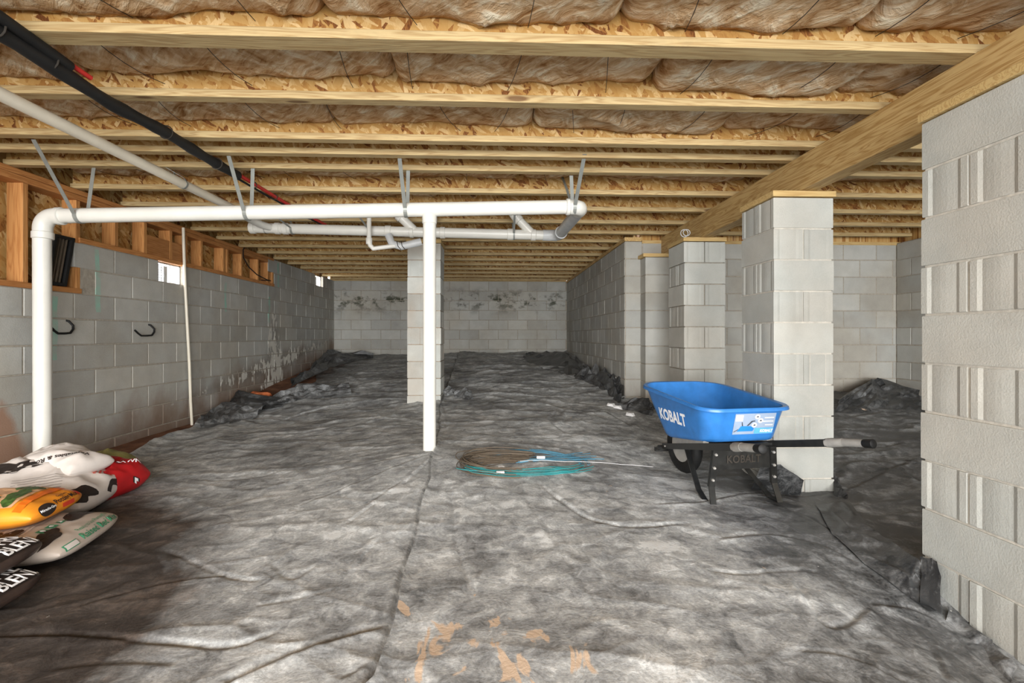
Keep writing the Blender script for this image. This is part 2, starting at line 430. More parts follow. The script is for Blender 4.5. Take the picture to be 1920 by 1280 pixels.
class MB:
    def __init__(self):
        self.v, self.f, self.m = [], [], []
        self.cur = 0
    def add(self, verts, faces):
        n = len(self.v)
        self.v += [tuple(float(c) for c in p) for p in verts]
        self.f += [tuple(i + n for i in f) for f in faces]
        self.m += [self.cur] * len(faces)
    def box(self, x0, x1, y0, y1, z0, z1, ch=0.0):
        if ch <= 0:
            v = [(x, y, z) for z in (z0, z1) for y in (y0, y1) for x in (x0, x1)]
            self.add(v, [(0, 2, 3, 1), (4, 5, 7, 6), (0, 1, 5, 4), (2, 6, 7, 3), (0, 4, 6, 2), (1, 3, 7, 5)])
            return
        bm = bmesh.new()
        bmesh.ops.create_cube(bm, size=1.0)
        for q in bm.verts:
            q.co = Vector(((x0 + x1) / 2 + q.co.x * (x1 - x0), (y0 + y1) / 2 + q.co.y * (y1 - y0), (z0 + z1) / 2 + q.co.z * (z1 - z0)))
        bmesh.ops.bevel(bm, geom=bm.edges[:], offset=ch, segments=1, affect='EDGES')
        bm.verts.index_update()
        self.add([q.co for q in bm.verts], [tuple(w.index for w in f.verts) for f in bm.faces])
        bm.free()
    def bar(self, a, b, w, h, up=(0, 0, 1)):
        """rectangular bar from a to b, width w across, height h along up"""
        a, b, up = Vector(a), Vector(b), Vector(up)
        t = (b - a).normalized()
        s = t.cross(up).normalized()
        u = s.cross(t).normalized()
        v = []
        for p in (a, b):
            for i, j in ((-1, -1), (1, -1), (1, 1), (-1, 1)):
                v.append(p + s * (i * w / 2) + u * (j * h / 2))
        self.add(v, [(0, 3, 2, 1), (4, 5, 6, 7), (0, 1, 5, 4), (1, 2, 6, 5), (2, 3, 7, 6), (3, 0, 4, 7)])
    def tube(self, pts, r, n=16, caps=True, closed=False):
        pts = [Vector(p) for p in pts]
        k = len(pts)
        rs = r if isinstance(r, (list, tuple)) else [r] * k
        t0 = (pts[1] - pts[0]).normalized()
        up = Vector((0, 0, 1)) if abs(t0.z) < 0.9 else Vector((0, 1, 0))
        s = t0.cross(up).normalized()
        v, f = [], []
        for i, p in enumerate(pts):
            if closed:
                t = (pts[(i + 1) % k] - pts[i - 1]).normalized()
            elif i == 0:
                t = t0
            elif i == k - 1:
                t = (pts[-1] - pts[-2]).normalized()
            else:
                t = ((pts[i + 1] - p).normalized() + (p - pts[i - 1]).normalized())
                t = t.normalized() if t.length > 1e-6 else (p - pts[i - 1]).normalized()
            s = (s - t * s.dot(t))
            s = s.normalized() if s.length > 1e-6 else t.orthogonal().normalized()
            u = t.cross(s)
            for j in range(n):
                a = 2 * math.pi * j / n
                v.append(p + (s * math.cos(a) + u * math.sin(a)) * rs[i])
        last = k if closed else k - 1
        for i in range(last):
            for j in range(n):
                a, b = i * n + j, i * n + (j + 1) % n
                c, d = ((i + 1) % k) * n + (j + 1) % n, ((i + 1) % k) * n + j
                f.append((a, b, c, d))
        if caps and not closed:
            f.append(tuple(reversed(range(n))))
            f.append(tuple(range((k - 1) * n, k * n)))
        self.add(v, f)
    def band(self, pts, w, th, side):
        """flat strap along pts, wide w along side, thickness th"""
        pts = [Vector(p) for p in pts]
        side = Vector(side).normalized()
        v, f = [], []
        for i, p in enumerate(pts):
            t = (pts[min(i + 1, len(pts) - 1)] - pts[max(i - 1, 0)]).normalized()
            n = t.cross(side)
            n = n.normalized() if n.length > 1e-6 else Vector((0, 0, 1))
            for i_, j_ in ((-1, -1), (1, -1), (1, 1), (-1, 1)):
                v.append(p + side * (i_ * w / 2) + n * (j_ * th / 2))
        for i in range(len(pts) - 1):
            for j in range(4):
                a, b = i * 4 + j, i * 4 + (j + 1) % 4
                f.append((a, b, b + 4, a + 4))
        f.append((3, 2, 1, 0))
        e = (len(pts) - 1) * 4
        f.append((e, e + 1, e + 2, e + 3))
        self.add(v, f)
    def mesh(self, name, mats, smooth=False, ang=40):
        me = bpy.data.meshes.new(name)
        me.from_pydata(self.v, [], self.f)
        for k in (mats if isinstance(mats, (list, tuple)) else [mats]):
            me.materials.append(M[k])
        if any(self.m):
            me.polygons.foreach_set('material_index', self.m)
        bm = bmesh.new()
        bm.from_mesh(me)
        bmesh.ops.recalc_face_normals(bm, faces=bm.faces[:])
        bm.to_mesh(me)
        bm.free()
        if smooth:
            me.shade_smooth()
            me.set_sharp_from_angle(angle=R(ang))
        me.update()
        return me
    def obj(self, name, mats, parent=None, smooth=False, ang=40):
        return link(name, self.mesh(name, mats, smooth, ang), parent)

def link(name, data, parent=None, loc=None):
    o = bpy.data.objects.new(name, data)
    COL.objects.link(o)
    if loc is not None:
        o.location = loc
    if parent is not None:
        o.parent = parent
        mw = Matrix.Translation(parent.location) @ parent.rotation_euler.to_matrix().to_4x4()
        if parent.parent is not None:
            pp = parent.parent
            mw = (Matrix.Translation(pp.location) @ pp.rotation_euler.to_matrix().to_4x4()) @ parent.matrix_parent_inverse @ mw
        o.matrix_parent_inverse = mw.inverted()
    return o

def tag(o, label, cat, group=None):
    o['label'] = label
    o['category'] = cat
    if group:
        o['group'] = group
    return o

def struct(o, label=None):
    o['kind'] = 'structure'
    if label:
        o['label'] = label
    return o

def thing(name, label, cat, loc=(0, 0, 0), group=None):
    o = link(name, None, None, loc)
    o.empty_display_size = 0.1
    return tag(o, label, cat, group)

def arc(c, a, b, r, n=8):
    """quarter bend: from c+a*r to c+b*r bulging to the corner side (c is the arc centre)"""
    c, a, b = Vector(c), Vector(a).normalized(), Vector(b).normalized()
    return [c + (a * math.cos(t) + b * math.sin(t)) * r for t in [math.pi / 2 * i / n for i in range(n + 1)]]

# ------------------------------------------------------------------ numpy noise
_rs = np.random.RandomState(3)
_perm = _rs.permutation(4096)
_val = _rs.rand(4096)
def vnoise(x, y, seed=0):
    xi = np.floor(x).astype(np.int64)
    yi = np.floor(y).astype(np.int64)
    fx, fy = x - xi, y - yi
    fx = fx * fx * fx * (fx * (fx * 6 - 15) + 10)
    fy = fy * fy * fy * (fy * (fy * 6 - 15) + 10)
    def h(a, b):
        return _val[(_perm[(a + seed * 57) & 4095] + b * 131 + seed * 17) & 4095]
    return (h(xi, yi) * (1 - fx) + h(xi + 1, yi) * fx) * (1 - fy) + (h(xi, yi + 1) * (1 - fx) + h(xi + 1, yi + 1) * fx) * fy

def fbm(x, y, o=4, seed=0):
    t, a, s = 0.0, 0.5, 0.0
    for i in range(o):
        t = t + a * vnoise(x * 2 ** i + 13.7 * i, y * 2 ** i + 7.1 * i, seed + i)
        s += a
        a *= 0.5
    return t / s

def ridge(x, y, seed=0, p=5.0):
    return (1 - np.abs(2 * vnoise(x, y, seed) - 1)) ** p

# ------------------------------------------------------------------ dimensions
JB = 2.165                       # underside of the floor joists
XL, XR, XB = -3.30, 1.55, 4.85   # left wall, right wall, far wall of the side bay
YB, YBAY, YF = 10.07, 5.60, -2.6
CH = 0.2032
PX0, PX1 = 1.81, 2.216           # pillars under the girder

# ------------------------------------------------------------------ ground
_cp = np.array([
    (-3.3, 3.0, .03), (-3.3, 3.75, .04), (-3.3, 5.5, .05), (-3.3, 7.1, .25), (-3.3, 9.2, .47), (-3.3, 10.0, .58),
    (-0.84, 5.8, .20), (-0.46, 3.42, .183), (2.0, 3.0, -.02), (1.86, 1.98, -.02), (1.76, 1.78, -.13), (1.75, 1.5, -.17), (2.35, 1.7, -.08), (1.35, 1.75, -.03), (2.1, 3.6, .0), (0, 1.2, .03), (-1.2, 1.3, .02),
    (1.2, 1.3, -.03), (1.55, 5.6, .25), (1.5, 10.0, .64), (-.5, 10.0, .66), (4.0, 5.6, .31), (4.8, 5.0, .28), (3.0, 3.6, .05), (3.2, 2.0, .03),
    (1.2, 2.77, .03), (1.6, 2.77, .02), (1.32, 3.45, .02), (.2, 3.2, .15), (-2.0, 2.4, .03), (-1.7, 1.9, .03), (-1.6, 3.5, .08),
    (0.0, 7.5, .42), (0.6, 4.6, .19), (-2.0, 5.3, .10), (0, -2.5, .0), (-3.3, -2.5, .0), (4.8, -2.5, .0), (-3.3, 1.0, .02), (4.8, 2.0, .05),
])
_n = len(_cp)
_A = np.zeros((_n + 3, _n + 3))
_dm = np.hypot(_cp[:, None, 0] - _cp[None, :, 0], _cp[:, None, 1] - _cp[None, :, 1])
_A[:_n, :_n] = _dm
_A[:_n, _n:] = np.c_[np.ones(_n), _cp[:, :2]]
_A[_n:, :_n] = _A[:_n, _n:].T
_w = np.linalg.solve(_A, np.r_[_cp[:, 2], 0, 0, 0])
def ground(x, y):
    x, y = np.asarray(x, float), np.asarray(y, float)
    z = _w[_n] + _w[_n + 1] * x + _w[_n + 2] * y
    for i in range(_n):
        z = z + _w[i] * np.sqrt((x - _cp[i, 0]) ** 2 + (y - _cp[i, 1]) ** 2 + 0.01)
    return z

def atg(px, py, dz=0.0):
    """where a pixel's ray meets the ground"""
    lo, hi = 0.5, 14.0
    for s in np.linspace(0.6, 14, 400):
        p = at(px, py, s)
        if p[2] < ground(p[0], p[1]) + dz:
            hi = s
            break
        lo = s
    for _ in range(20):
        m = (lo + hi) / 2
        p = at(px, py, m)
        if p[2] < ground(p[0], p[1]) + dz:
            hi = m
        else:
            lo = m
    return at(px, py, hi)

# creases and folds of the plastic, traced on the ground: (pixels, height, width, kind)
FOLDS = [
    ([(0, 1192), (60, 1186), (150, 1188), (250, 1195), (350, 1205), (420, 1213), (470, 1203), (520, 1180)], .017, .05, 'step'),
    ([(720, 1182), (640, 1203), (560, 1228), (470, 1268), (430, 1290)], .035, .055, 'ridge'),
    ([(300, 1030), (370, 1058), (430, 1083), (490, 1088)], .010, .03, 'step'),
    ([(150, 1140), (260, 1108), (330, 1092), (420, 1082)], .018, .035, 'ridge'),
    ([(480, 1135), (560, 1120), (640, 1102)], .006, .03, 'step'),
    ([(440, 935), (370, 965), (300, 990), (225, 1015)], .022, .035, 'ridge'),
    ([(250, 1020), (200, 1065), (160, 1100)], .018, .03, 'ridge'),
    ([(500, 1060), (540, 1100), (600, 1060)], .010, .03, 'ridge'),
    ([(813, 852), (760, 900), (700, 940), (640, 985)], .014, .025, 'ridge'),
    ([(813, 850), (740, 875), (660, 910), (560, 950)], .012, .03, 'ridge'),
    ([(813, 848), (720, 862), (620, 885)], .010, .03, 'ridge'),
    ([(808, 856), (780, 920), (730, 1000)], .010, .025, 'ridge'),
    ([(1010, 905), (1060, 948), (1110, 980), (1190, 995), (1290, 985)], .018, .035, 'step'),
    ([(975, 905), (985, 948), (1030, 1010), (1070, 1080), (1130, 1160)], .010, .035, 'ridge'),
    ([(845, 905), (850, 970), (862, 1040), (885, 1110)], .012, .03, 'step'),
    ([(1330, 1075), (1400, 1082), (1470, 1072), (1540, 1080)], .010, .035, 'step'),
    ([(1230, 952), (1310, 946), (1430, 925), (1500, 935), (1560, 928)], .022, .03, 'ridge'),
    ([(1400, 940), (1470, 955), (1540, 985), (1600, 1050), (1690, 1115)], .02, .03, 'ridge'),
    ([(1345, 1020), (1440, 1005), (1540, 1025), (1600, 1060)], .018, .04, 'ridge'),
    ([(1480, 1090), (1530, 1180), (1590, 1195), (1640, 1150)], .02, .04, 'ridge'),
    ([(1640, 1145), (1720, 1150), (1800, 1210), (1880, 1290)], .03, .04, 'ridge'),
    ([(1700, 1180), (1760, 1230), (1790, 1290)], .015, .03, 'ridge'),
    ([(1500, 1230), (1600, 1240), (1700, 1290)], .012, .03, 'ridge'),
    ([(520, 790), (600, 765), (700, 752), (780, 748)], .03, .05, 'step'),
    ([(380, 805), (450, 780), (520, 768)], .03, .06, 'ridge'),
    ([(1050, 800), (1060, 765), (1120, 770), (1180, 800)], .03, .06, 'ridge'),
    ([(1040, 770), (1020, 790), (1060, 815)], .02, .05, 'ridge'),
    ([(980, 680), (1030, 700), (1090, 715), (1150, 745)], .04, .08, 'ridge'),
    ([(850, 715), (940, 708), (1030, 712)], .02, .06, 'ridge'),
    ([(860, 690), (930, 684), (1000, 690)], .02, .08, 'ridge'),
    ([(1155, 832), (1200, 826), (1245, 832)], .03, .03, 'ridge'),
    ([(840, 790), (900, 778), (960, 784)], .014, .04, 'ridge'),
    ([(860, 830), (940, 820), (1020, 826), (1100, 818)], .012, .035, 'ridge'),
    ([(820, 745), (840, 790), (815, 848)], .012, .03, 'ridge'),
    ([(1570, 830), (1640, 850), (1700, 835)], .03, .06, 'ridge'),
    ([(1590, 925), (1650, 895), (1720, 865)], .03, .04, 'ridge'),
    ([(1570, 790), (1640, 775), (1720, 780)], .03, .07, 'ridge'),
    ([(1570, 860), (1650, 875), (1720, 905)], .025, .05, 'ridge'),
    ([(350, 900), (430, 905), (520, 890), (600, 860)], .012, .04, 'ridge'),
    ([(330, 870), (420, 850), (520, 825), (640, 800)], .015, .05, 'ridge'),
    ([(420, 870), (540, 842), (660, 815), (760, 800)], .010, .04, 'ridge'),
    ([(700, 1010), (660, 1060), (640, 1110)], .010, .03, 'ridge'),
    ([(90, 1260), (200, 1245), (320, 1255)], .012, .04, 'ridge'),
    ([(640, 1280), (690, 1255), (720, 1220)], .010, .03, 'ridge'),
]
_F3 = []
for pts, h, w, k in FOLDS:
    g = [atg(*p)[:2] for p in pts]
    # smooth the polyline (Chaikin)
    for _ in range(2):
        q = [g[0]]
        for a, b in zip(g[:-1], g[1:]):
            q += [a * .75 + b * .25, a * .25 + b * .75]
        q.append(g[-1])
        g = q
    _F3.append((np.array(g), h * .62, max(.02, w * .6), k))

def folds(x, y):
    z = np.zeros_like(x)
    for g, h, w, k in _F3:
        r = w * 5
        m = (x > g[:, 0].min() - r) & (x < g[:, 0].max() + r) & (y > g[:, 1].min() - r) & (y < g[:, 1].max() + r)
        if not m.any():
            continue
        xx, yy = x[m], y[m]
        best = np.full(xx.shape, 1e9)
        sg = np.zeros_like(xx)
        tt = np.zeros_like(xx)
        n = len(g) - 1
        for i in range(n):
            a, b = g[i], g[i + 1]
            d = b - a
            L2 = d @ d + 1e-9
            t = np.clip(((xx - a[0]) * d[0] + (yy - a[1]) * d[1]) / L2, 0, 1)
            ex, ey = xx - a[0] - t * d[0], yy - a[1] - t * d[1]
            dd = np.hypot(ex, ey)
            c = d[0] * ey - d[1] * ex
            u = dd < best
            best = np.where(u, dd, best)
            sg = np.where(u, np.sign(ey + .35 * ex), sg)
            tt = np.where(u, (i + t) / n, tt)
        ends = np.clip(np.minimum(tt, 1 - tt) * 6 + .12, 0, 1)
        wob = 0.7 + 0.6 * vnoise(xx * 6, yy * 6, 5)
        s = sg * best
        if k == 'ridge':
            p = .42 * np.exp(-(best / (w * .9)) ** 1.3) - .55 * np.exp(-((s - w * .9) / (w * .5)) ** 2)
        else:
            p = .2 * np.exp(-((s - w * .9) / (w * 1.2)) ** 2) - .95 * np.exp(-((s + w * .15) / (w * .38)) ** 2)
        z[m] += h * ends * wob * p
    return z

def wrinkle(x, y):
    wx = x + 0.35 * (fbm(x * .9, y * .9, 3, 20) - .5) + .1 * (fbm(x * 4, y * 4, 2, 21) - .5)
    wy = y + 0.35 * (fbm(x * .9 + 9, y * .9, 3, 23) - .5) + .1 * (fbm(x * 4 + 5, y * 4, 2, 24) - .5)
    far = np.clip((y - 3.0) / 3.0, 0, 1)
    side = np.clip((x - 1.3) / 0.8, 0, 1)
    left = np.clip((-.8 - x) / 1.2, 0, 1) * np.clip((4 - y) / 2, 0, 1)
    amp = .35 + .9 * far + .75 * side + .3 * left
    z = .022 * (fbm(x * 1.4, y * 1.4, 3, 1) - .5) * (1 + far)
    z = z + amp * (.014 * ridge(wx * 1.1 + wy * .5, wy * 2.3, 2, 6) + .010 * ridge(wx * 2.2 - wy * 1.2, wy * 3.4 + wx, 3, 6)
                   + .007 * ridge(wx * 4.5 + wy, wy * 6 - wx * 2, 4, 4)) 
    z = z + .004 * (fbm(x * 9, y * 9, 3, 6) - .5) * (1 + far)
    return z

def surf(x, y):
    return ground(x, y) + wrinkle(x, y) + folds(x, y)

def grid_object(name, X, Y, Z, mats, parent=None, attrs=None):
    r, c = X.shape
    me = bpy.data.meshes.new(name)
    n = r * c
    me.vertices.add(n)
    me.vertices.foreach_set('co', np.stack([X, Y, Z], -1).reshape(-1).astype(np.float32))
    i = np.arange(n).reshape(r, c)
    q = np.stack([i[:-1, :-1], i[:-1, 1:], i[1:, 1:], i[1:, :-1]], -1).reshape(-1, 4)
    me.loops.add(q.size)
    me.polygons.add(len(q))
    me.loops.foreach_set('vertex_index', q.reshape(-1).astype(np.int32))
    me.polygons.foreach_set('loop_start', (np.arange(len(q)) * 4).astype(np.int32))
    me.polygons.foreach_set('loop_total', np.full(len(q), 4, np.int32))
    me.update(calc_edges=True)
    for k, a in (attrs or {}).items():
        at_ = me.attributes.new(k, 'FLOAT', 'POINT')
        at_.data.foreach_set('value', a.reshape(-1).astype(np.float32))
    for k in (mats if isinstance(mats, (list, tuple)) else [mats]):
        me.materials.append(M[k])
    me.shade_smooth()
    return link(name, me, parent)

# ------------------------------------------------------------------ setting: floor soil
gx, gy = np.meshgrid(np.linspace(XL - .1, XB, 110), np.linspace(YF, YB + .05, 170))
gz = ground(gx, gy) - .03 + .02 * (fbm(gx * 3, gy * 3, 4, 40) - .5)
edge = np.clip((XL + .32 - gx) / .3, 0, 1)
gz += .03 * edge
struct(grid_object('floor', gx, gy, gz, 'clay_soil'), 'bare reddish clay soil under the plastic sheeting')

# ------------------------------------------------------------------ setting: block walls
_bm_cache = {}
def block_mesh(L, Hh, m, depth=.045):
    key = (round(L, 3), round(Hh, 3), m)
    if key not in _bm_cache:
        b = MB()
        b.box(-L / 2, L / 2, 0, depth, -Hh / 2, Hh / 2, .004)
        _bm_cache[key] = b.mesh('block', m)
    return _bm_cache[key]

def lay_wall(parent, origin, u, n, z_top_of, L, z0, mname, holes=(), shift=0.0, rng=None, vis0=0.0, vis1=1e9):
    """courses of blocks on a wall surface; origin = start on the wall line, u along, n out of the wall"""
    rng = rng or random.Random(5)
    u, n = Vector(u), Vector(n)
    ang = math.atan2(u.y, u.x)
    if n.dot(Vector((-u.y, u.x, 0))) > 0:      # local +y must point into the wall
        ang += math.pi
        flip = -1
    else:
        flip = 1
    top = max(z_top_of(s) for s in np.linspace(0.01, L - .01, 60))
    k = 0
    z1 = top
    while z1 > z0:
        zc = z1 - CH / 2
        s = -((k % 2) * .203 + shift) % .4064 - .4064
        while s < L:
            a, b = max(s, 0, vis0), min(s + .4064, L, vis1)
            # cut at steps of the wall top
            if b - a > .04:
                segs = [(a, b)]
                for (h0, h1, hz0, hz1) in holes:
                    if hz0 < zc < hz1:
                        ns = []
                        for (p, q) in segs:
                            if h1 <= p or h0 >= q:
                                ns.append((p, q))
                            else:
                                if h0 - p > .03: ns.append((p, h0))
                                if q - h1 > .03: ns.append((h1, q))
                        segs = ns
                for (p, q) in segs:
                    if z_top_of((p + q) / 2) < zc:
                        continue
                    c = Vector(origin) + u * ((p + q) / 2)
                    if z1 < ground(c.x, c.y) - .06:
                        continue
                    o = link('block', block_mesh(q - p - .010, CH - .010, mname), parent)
                    c = c + n * (.004 + rng.uniform(0, .0025))
                    o.location = (c.x, c.y, zc + rng.uniform(-.0015, .0015))
                    o.rotation_euler = (0, 0, ang + rng.uniform(-.004, .004))
            s += .4064
        z1 -= CH
        k += 1

VENT1 = (4.86, 5.27, 1.5418, 1.745)
VENT2 = (9.03, 9.44, 1.9482, 2.1514)
ZA, ZB, ZC = 1.745 - 2 * CH, 1.745, 1.745 + 2 * CH
YA, YC = 3.97, 7.35
w = MB()
def lw(y0, y1, z0, z1):
    w.box(XL - .2, XL, y0, y1, z0, z1)
lw(YF, YA, -.4, ZA)
lw(YA, YB + .2, -.4, VENT1[2])
lw(YA, VENT1[0], VENT1[2], ZB); lw(VENT1[1], YB + .2, VENT1[2], ZB)
lw(YC, YB + .2, ZB, VENT2[2])
lw(YC, VENT2[0], VENT2[2], ZC); lw(VENT2[1], YB + .2, VENT2[2], ZC)
wl = struct(w.obj('wall_left', 'mortar'), 'grey concrete block wall with green chalk marks and white salt stains')
lay_wall(wl, (XL, 0, 0), (0, 1, 0), (1, 0, 0), lambda s: ZA if s < YA else (ZB if s < YC else ZC), YB, -.1, 'block_left',
         holes=(VENT1, VENT2), shift=.16, vis0=2.4)
w = MB(); w.box(XL, XR, YB, YB + .2, -.4, 2.148)
wbk = struct(w.obj('wall_back', 'mortar'), 'concrete block end wall with dark mildew blotches')
lay_wall(wbk, (XL, YB, 0), (1, 0, 0), (0, -1, 0), lambda s: 2.148, XR - XL, .2, 'block_back', shift=.05)
w = MB(); w.box(XR, XR + .2, YBAY, YB + .2, -.4, 2.115)
wr = struct(w.obj('wall_right', 'mortar'), 'pale concrete block wall running back behind the pillars')
lay_wall(wr, (XR, YBAY, 0), (0, 1, 0), (-1, 0, 0), lambda s: 2.115, YB - YBAY, 0, 'block_right', shift=0)
w = MB(); w.box(XR + .2, XB + .2, YBAY, YBAY + .2, -.4, 2.09)
w.box(XR, XR + .2, YBAY - .0005, YBAY + .0, -.4, 2.115)
wy = struct(w.obj('wall_bay', 'mortar'), 'shaded concrete block wall behind the pillars of the side bay')
lay_wall(wy, (XR, YBAY, 0), (1, 0, 0), (0, -1, 0), lambda s: 2.115 if s < .39 else 2.09, XB - XR, .0, 'block_bay', shift=.2)
w = MB(); w.box(XB, XB + .2, YF, YBAY + .2, -.4, 2.115)
wx = struct(w.obj('wall_far_right', 'mortar'), 'concrete block side wall of the bay')
lay_wall(wx, (XB, 0, 0), (0, 1, 0), (-1, 0, 0), lambda s: 2.115, YBAY, 0, 'block_bay', shift=.1, vis0=3.2)
# front wall behind the camera, unseen; its opening is widened to carry daylight deeper
w = MB()
w.box(XL - .2, -3.0, YF - .2, YF, -.4, JB + .3)
w.box(4.5, XB + .2, YF - .2, YF, -.4, JB + .3)
w.box(-3.0, 4.5, YF - .2, YF, 2.3, JB + .3)
struct(w.obj('wall_front', 'mortar'), 'block front wall with an opening widened for daylight')
# ceiling = floor deck above the joists
w = MB(); w.box(XL - .2, XB + .2, YF - .2, YB + .2, JB + .30, JB + .33)
struct(w.obj('ceiling', 'osb_deck'), 'wood strand floor deck above the joists')
# sill boards on the walls
w = MB(); w.box(XR - .01, XR + .19, YBAY - .02, YB, 2.117, JB - .004)
struct(w.obj('trim_1', 'beam_wood'), 'timber sill board on the right block wall')
w = MB(); w.box(XR + .2, XB + .15, YBAY - .01, YBAY + .19, 2.092, 2.13)
struct(w.obj('trim_2', 'board_x'), 'timber sill board on the bay block wall')
w = MB(); w.box(XL, XR, YB - .03, YB + .1, 2.15, JB - .002)
struct(w.obj('trim_3', 'board_x'), 'timber sill board on the end wall')
# timber rim above the bay walls closes the joist bays
w = MB()
w.box(XR + .2, XB + .12, YBAY + .05, YBAY + .09, 2.131, JB + .30)
w.box(XB + .05, XB + .09, YF, YBAY + .1, 2.117, JB + .30)
w.box(XR + .1, XR + .14, YBAY, YB, JB + .002, JB + .30)
w.box(XL - .16, XL - .12, YC, YB, ZC + .002, JB + .30)
w.box(XL - .1, XR, YB + .06, YB + .1, JB + .002, JB + .30)
struct(w.obj('trim_4', 'osb_deck'), 'strand board rim joist')

# ------------------------------------------------------------------ short framed wall on top of the left block wall
fw = link('wall_left_framing', None, None, (XL, 5.0, ZB))
struct(fw, 'orange timber stud framing with strand board sheathing above the left block wall')
b = MB(); b.box(XL - .15, XL - .135, YF, YA, ZA, JB + .3); b.box(XL - .15, XL - .135, YA, YC, ZB, JB + .3)
b.obj('sheathing', 'osb_sheathing', fw)
b = MB(); b.box(XL - .13, XL + .012, YF, YA, ZA, ZA + .04, .002); b.obj('bottom_plate', 'plate_wood', fw)
b = MB(); b.box(XL - .13, XL + .012, YA - .02, YC, ZB, ZB + .04, .002); b.obj('bottom_plate', 'plate_wood', fw)
b = MB(); b.box(XL - .13, XL + .004, YF, YC, 2.079, 2.121, .002); b.obj('top_plate', 'plate_wood', fw)
b = MB(); b.box(XL - .13, XL + .006, YF, YC, 2.123, 2.163, .002); b.obj('top_plate', 'plate_wood', fw)
def stud(y, z0, x0=XL - .112, wdt=.039):
    b = MB(); b.box(x0, XL, y, y + wdt, z0, 2.078, .002); b.obj('stud', 'stud_wood', fw)
for y in (2.70, 3.10, 3.50):
    stud(y, ZA + .041)
stud(3.93, ZA + .041)
for y in (4.32, 4.67, 5.03, 5.275, 5.55, 6.0, 6.08, 6.42, 6.86, 7.16, 7.308):
    stud(y, ZB + .041)
b = MB(); b.box(XL - .04, XL - .002, 4.712, 5.272, ZB + .041, ZB + .225, .002); b.obj('header_board', 'plate_wood', fw)

# ------------------------------------------------------------------ foundation vents: wire mesh and frame in the wall
def vent(v, label):
    y0, y1, z0, z1 = v
    t = thing('foundation_vent', label, 'vent', (XL - .05, (y0 + y1) / 2, z0))
    b = MB()
    for a in (y0, y1 - .012): b.box(XL - .09, XL - .05, a, a + .012, z0, z1)
    for a in (z0, z1 - .012): b.box(XL - .09, XL - .05, y0, y1, a, a + .012)
    b.obj('frame', 'galvanised', t)
    b = MB()
    ym = y0 + (y1 - y0) * .42
    for i in range(1, 8):
        q = y0 + (ym - y0) * i / 8
        b.box(XL - .072, XL - .069, q - .0015, q + .0015, z0, z1)
    for i in range(1, 8):
        q = z0 + (z1 - z0) * i / 8
        b.box(XL - .072, XL - .069, y0, ym, q - .0015, q + .0015)
    b.obj('wire_mesh', 'wire_dark', t)
    b = MB(); b.box(XL - .085, XL - .06, ym, ym + .05, z0, z1 - .03); b.box(XL - .085, XL - .06, ym + .09, ym + .1, z0, z1)
    b.obj('divider', 'pvc_grey', t)
vent(VENT1, 'bright foundation vent with wire mesh under the timber plate by the white conduit')
vent(VENT2, 'small bright foundation vent high in the far end of the chalk-marked wall')

# ------------------------------------------------------------------ floor joists
JY = [0.42, 0.91, 1.40, 1.90, 2.39, 2.88, 3.11, 3.39, 3.91, 4.42, 4.92, 5.41, 5.90, 6.40, 6.90, 7.40, 7.90, 8.42, 8.94, 9.48, 9.96]
def joist_meshes(L, wdt):
    b = MB(); b.box(0, L, 0, wdt, 0, .038, .002); fl = b.mesh('bottom_flange', 'joist_wood')
    b = MB(); b.box(0, L, wdt / 2 - .005, wdt / 2 + .005, .038, .262); we = b.mesh('web', 'osb_web')
    b = MB(); b.box(0, L, 0, wdt, .262, .30); tf = b.mesh('top_flange', 'joist_wood')
    return fl, we, tf
_jm = {'long': joist_meshes(XB - XL + .06, .06), 'short': joist_meshes(XR - XL + .1, .06), 'wide': joist_meshes(XB - XL + .06, .09)}
def jwidth(y):
    return .09 if abs(y - 1.90) < .01 else .06
for i, y in enumerate(JY):
    kind = 'short' if y > YBAY - .1 else ('wide' if jwidth(y) > .08 else 'long')
    if abs(y - 3.11) < .01:
        lab, g = 'extra wooden I-joist set closely between two others, carrying pipe straps', None
    elif abs(y - 3.39) < .01:
        lab, g = 'wooden I-joist right behind the closely set extra joist, above the main drain pipe', None
    elif abs(y - 4.42) < .01:
        lab, g = 'wooden I-joist with the straps of the rear drain run fixed under it', None
    elif abs(y - 5.41) < .01:
        lab, g = 'last full-length wooden I-joist, over the girder end by the bay wall', None
    elif abs(y - 9.96) < .01:
        lab, g = 'wooden I-joist lying against the mildewed end wall', None
    elif abs(y - 5.90) < .01:
        lab, g = 'wooden I-joist resting on the lone block pillar', None
    elif kind == 'wide':
        lab, g = 'wooden I-joist with a wide knotty bottom flange', None
    elif kind == 'short':
        lab, g = 'wooden I-joist over the rear part of the space', 'rear floor joists'
    else:
        lab, g = 'wooden I-joist crossing over the long timber girder', 'floor joists over the girder'
    t = thing('floor_joist', lab, 'joist', (XL - .03, y, JB), g)
    for nme, me in zip(('bottom_flange', 'web', 'top_flange'), _jm[kind]):
        o = bpy.data.objects.new(nme, me)
        COL.objects.link(o)
        o.parent = t

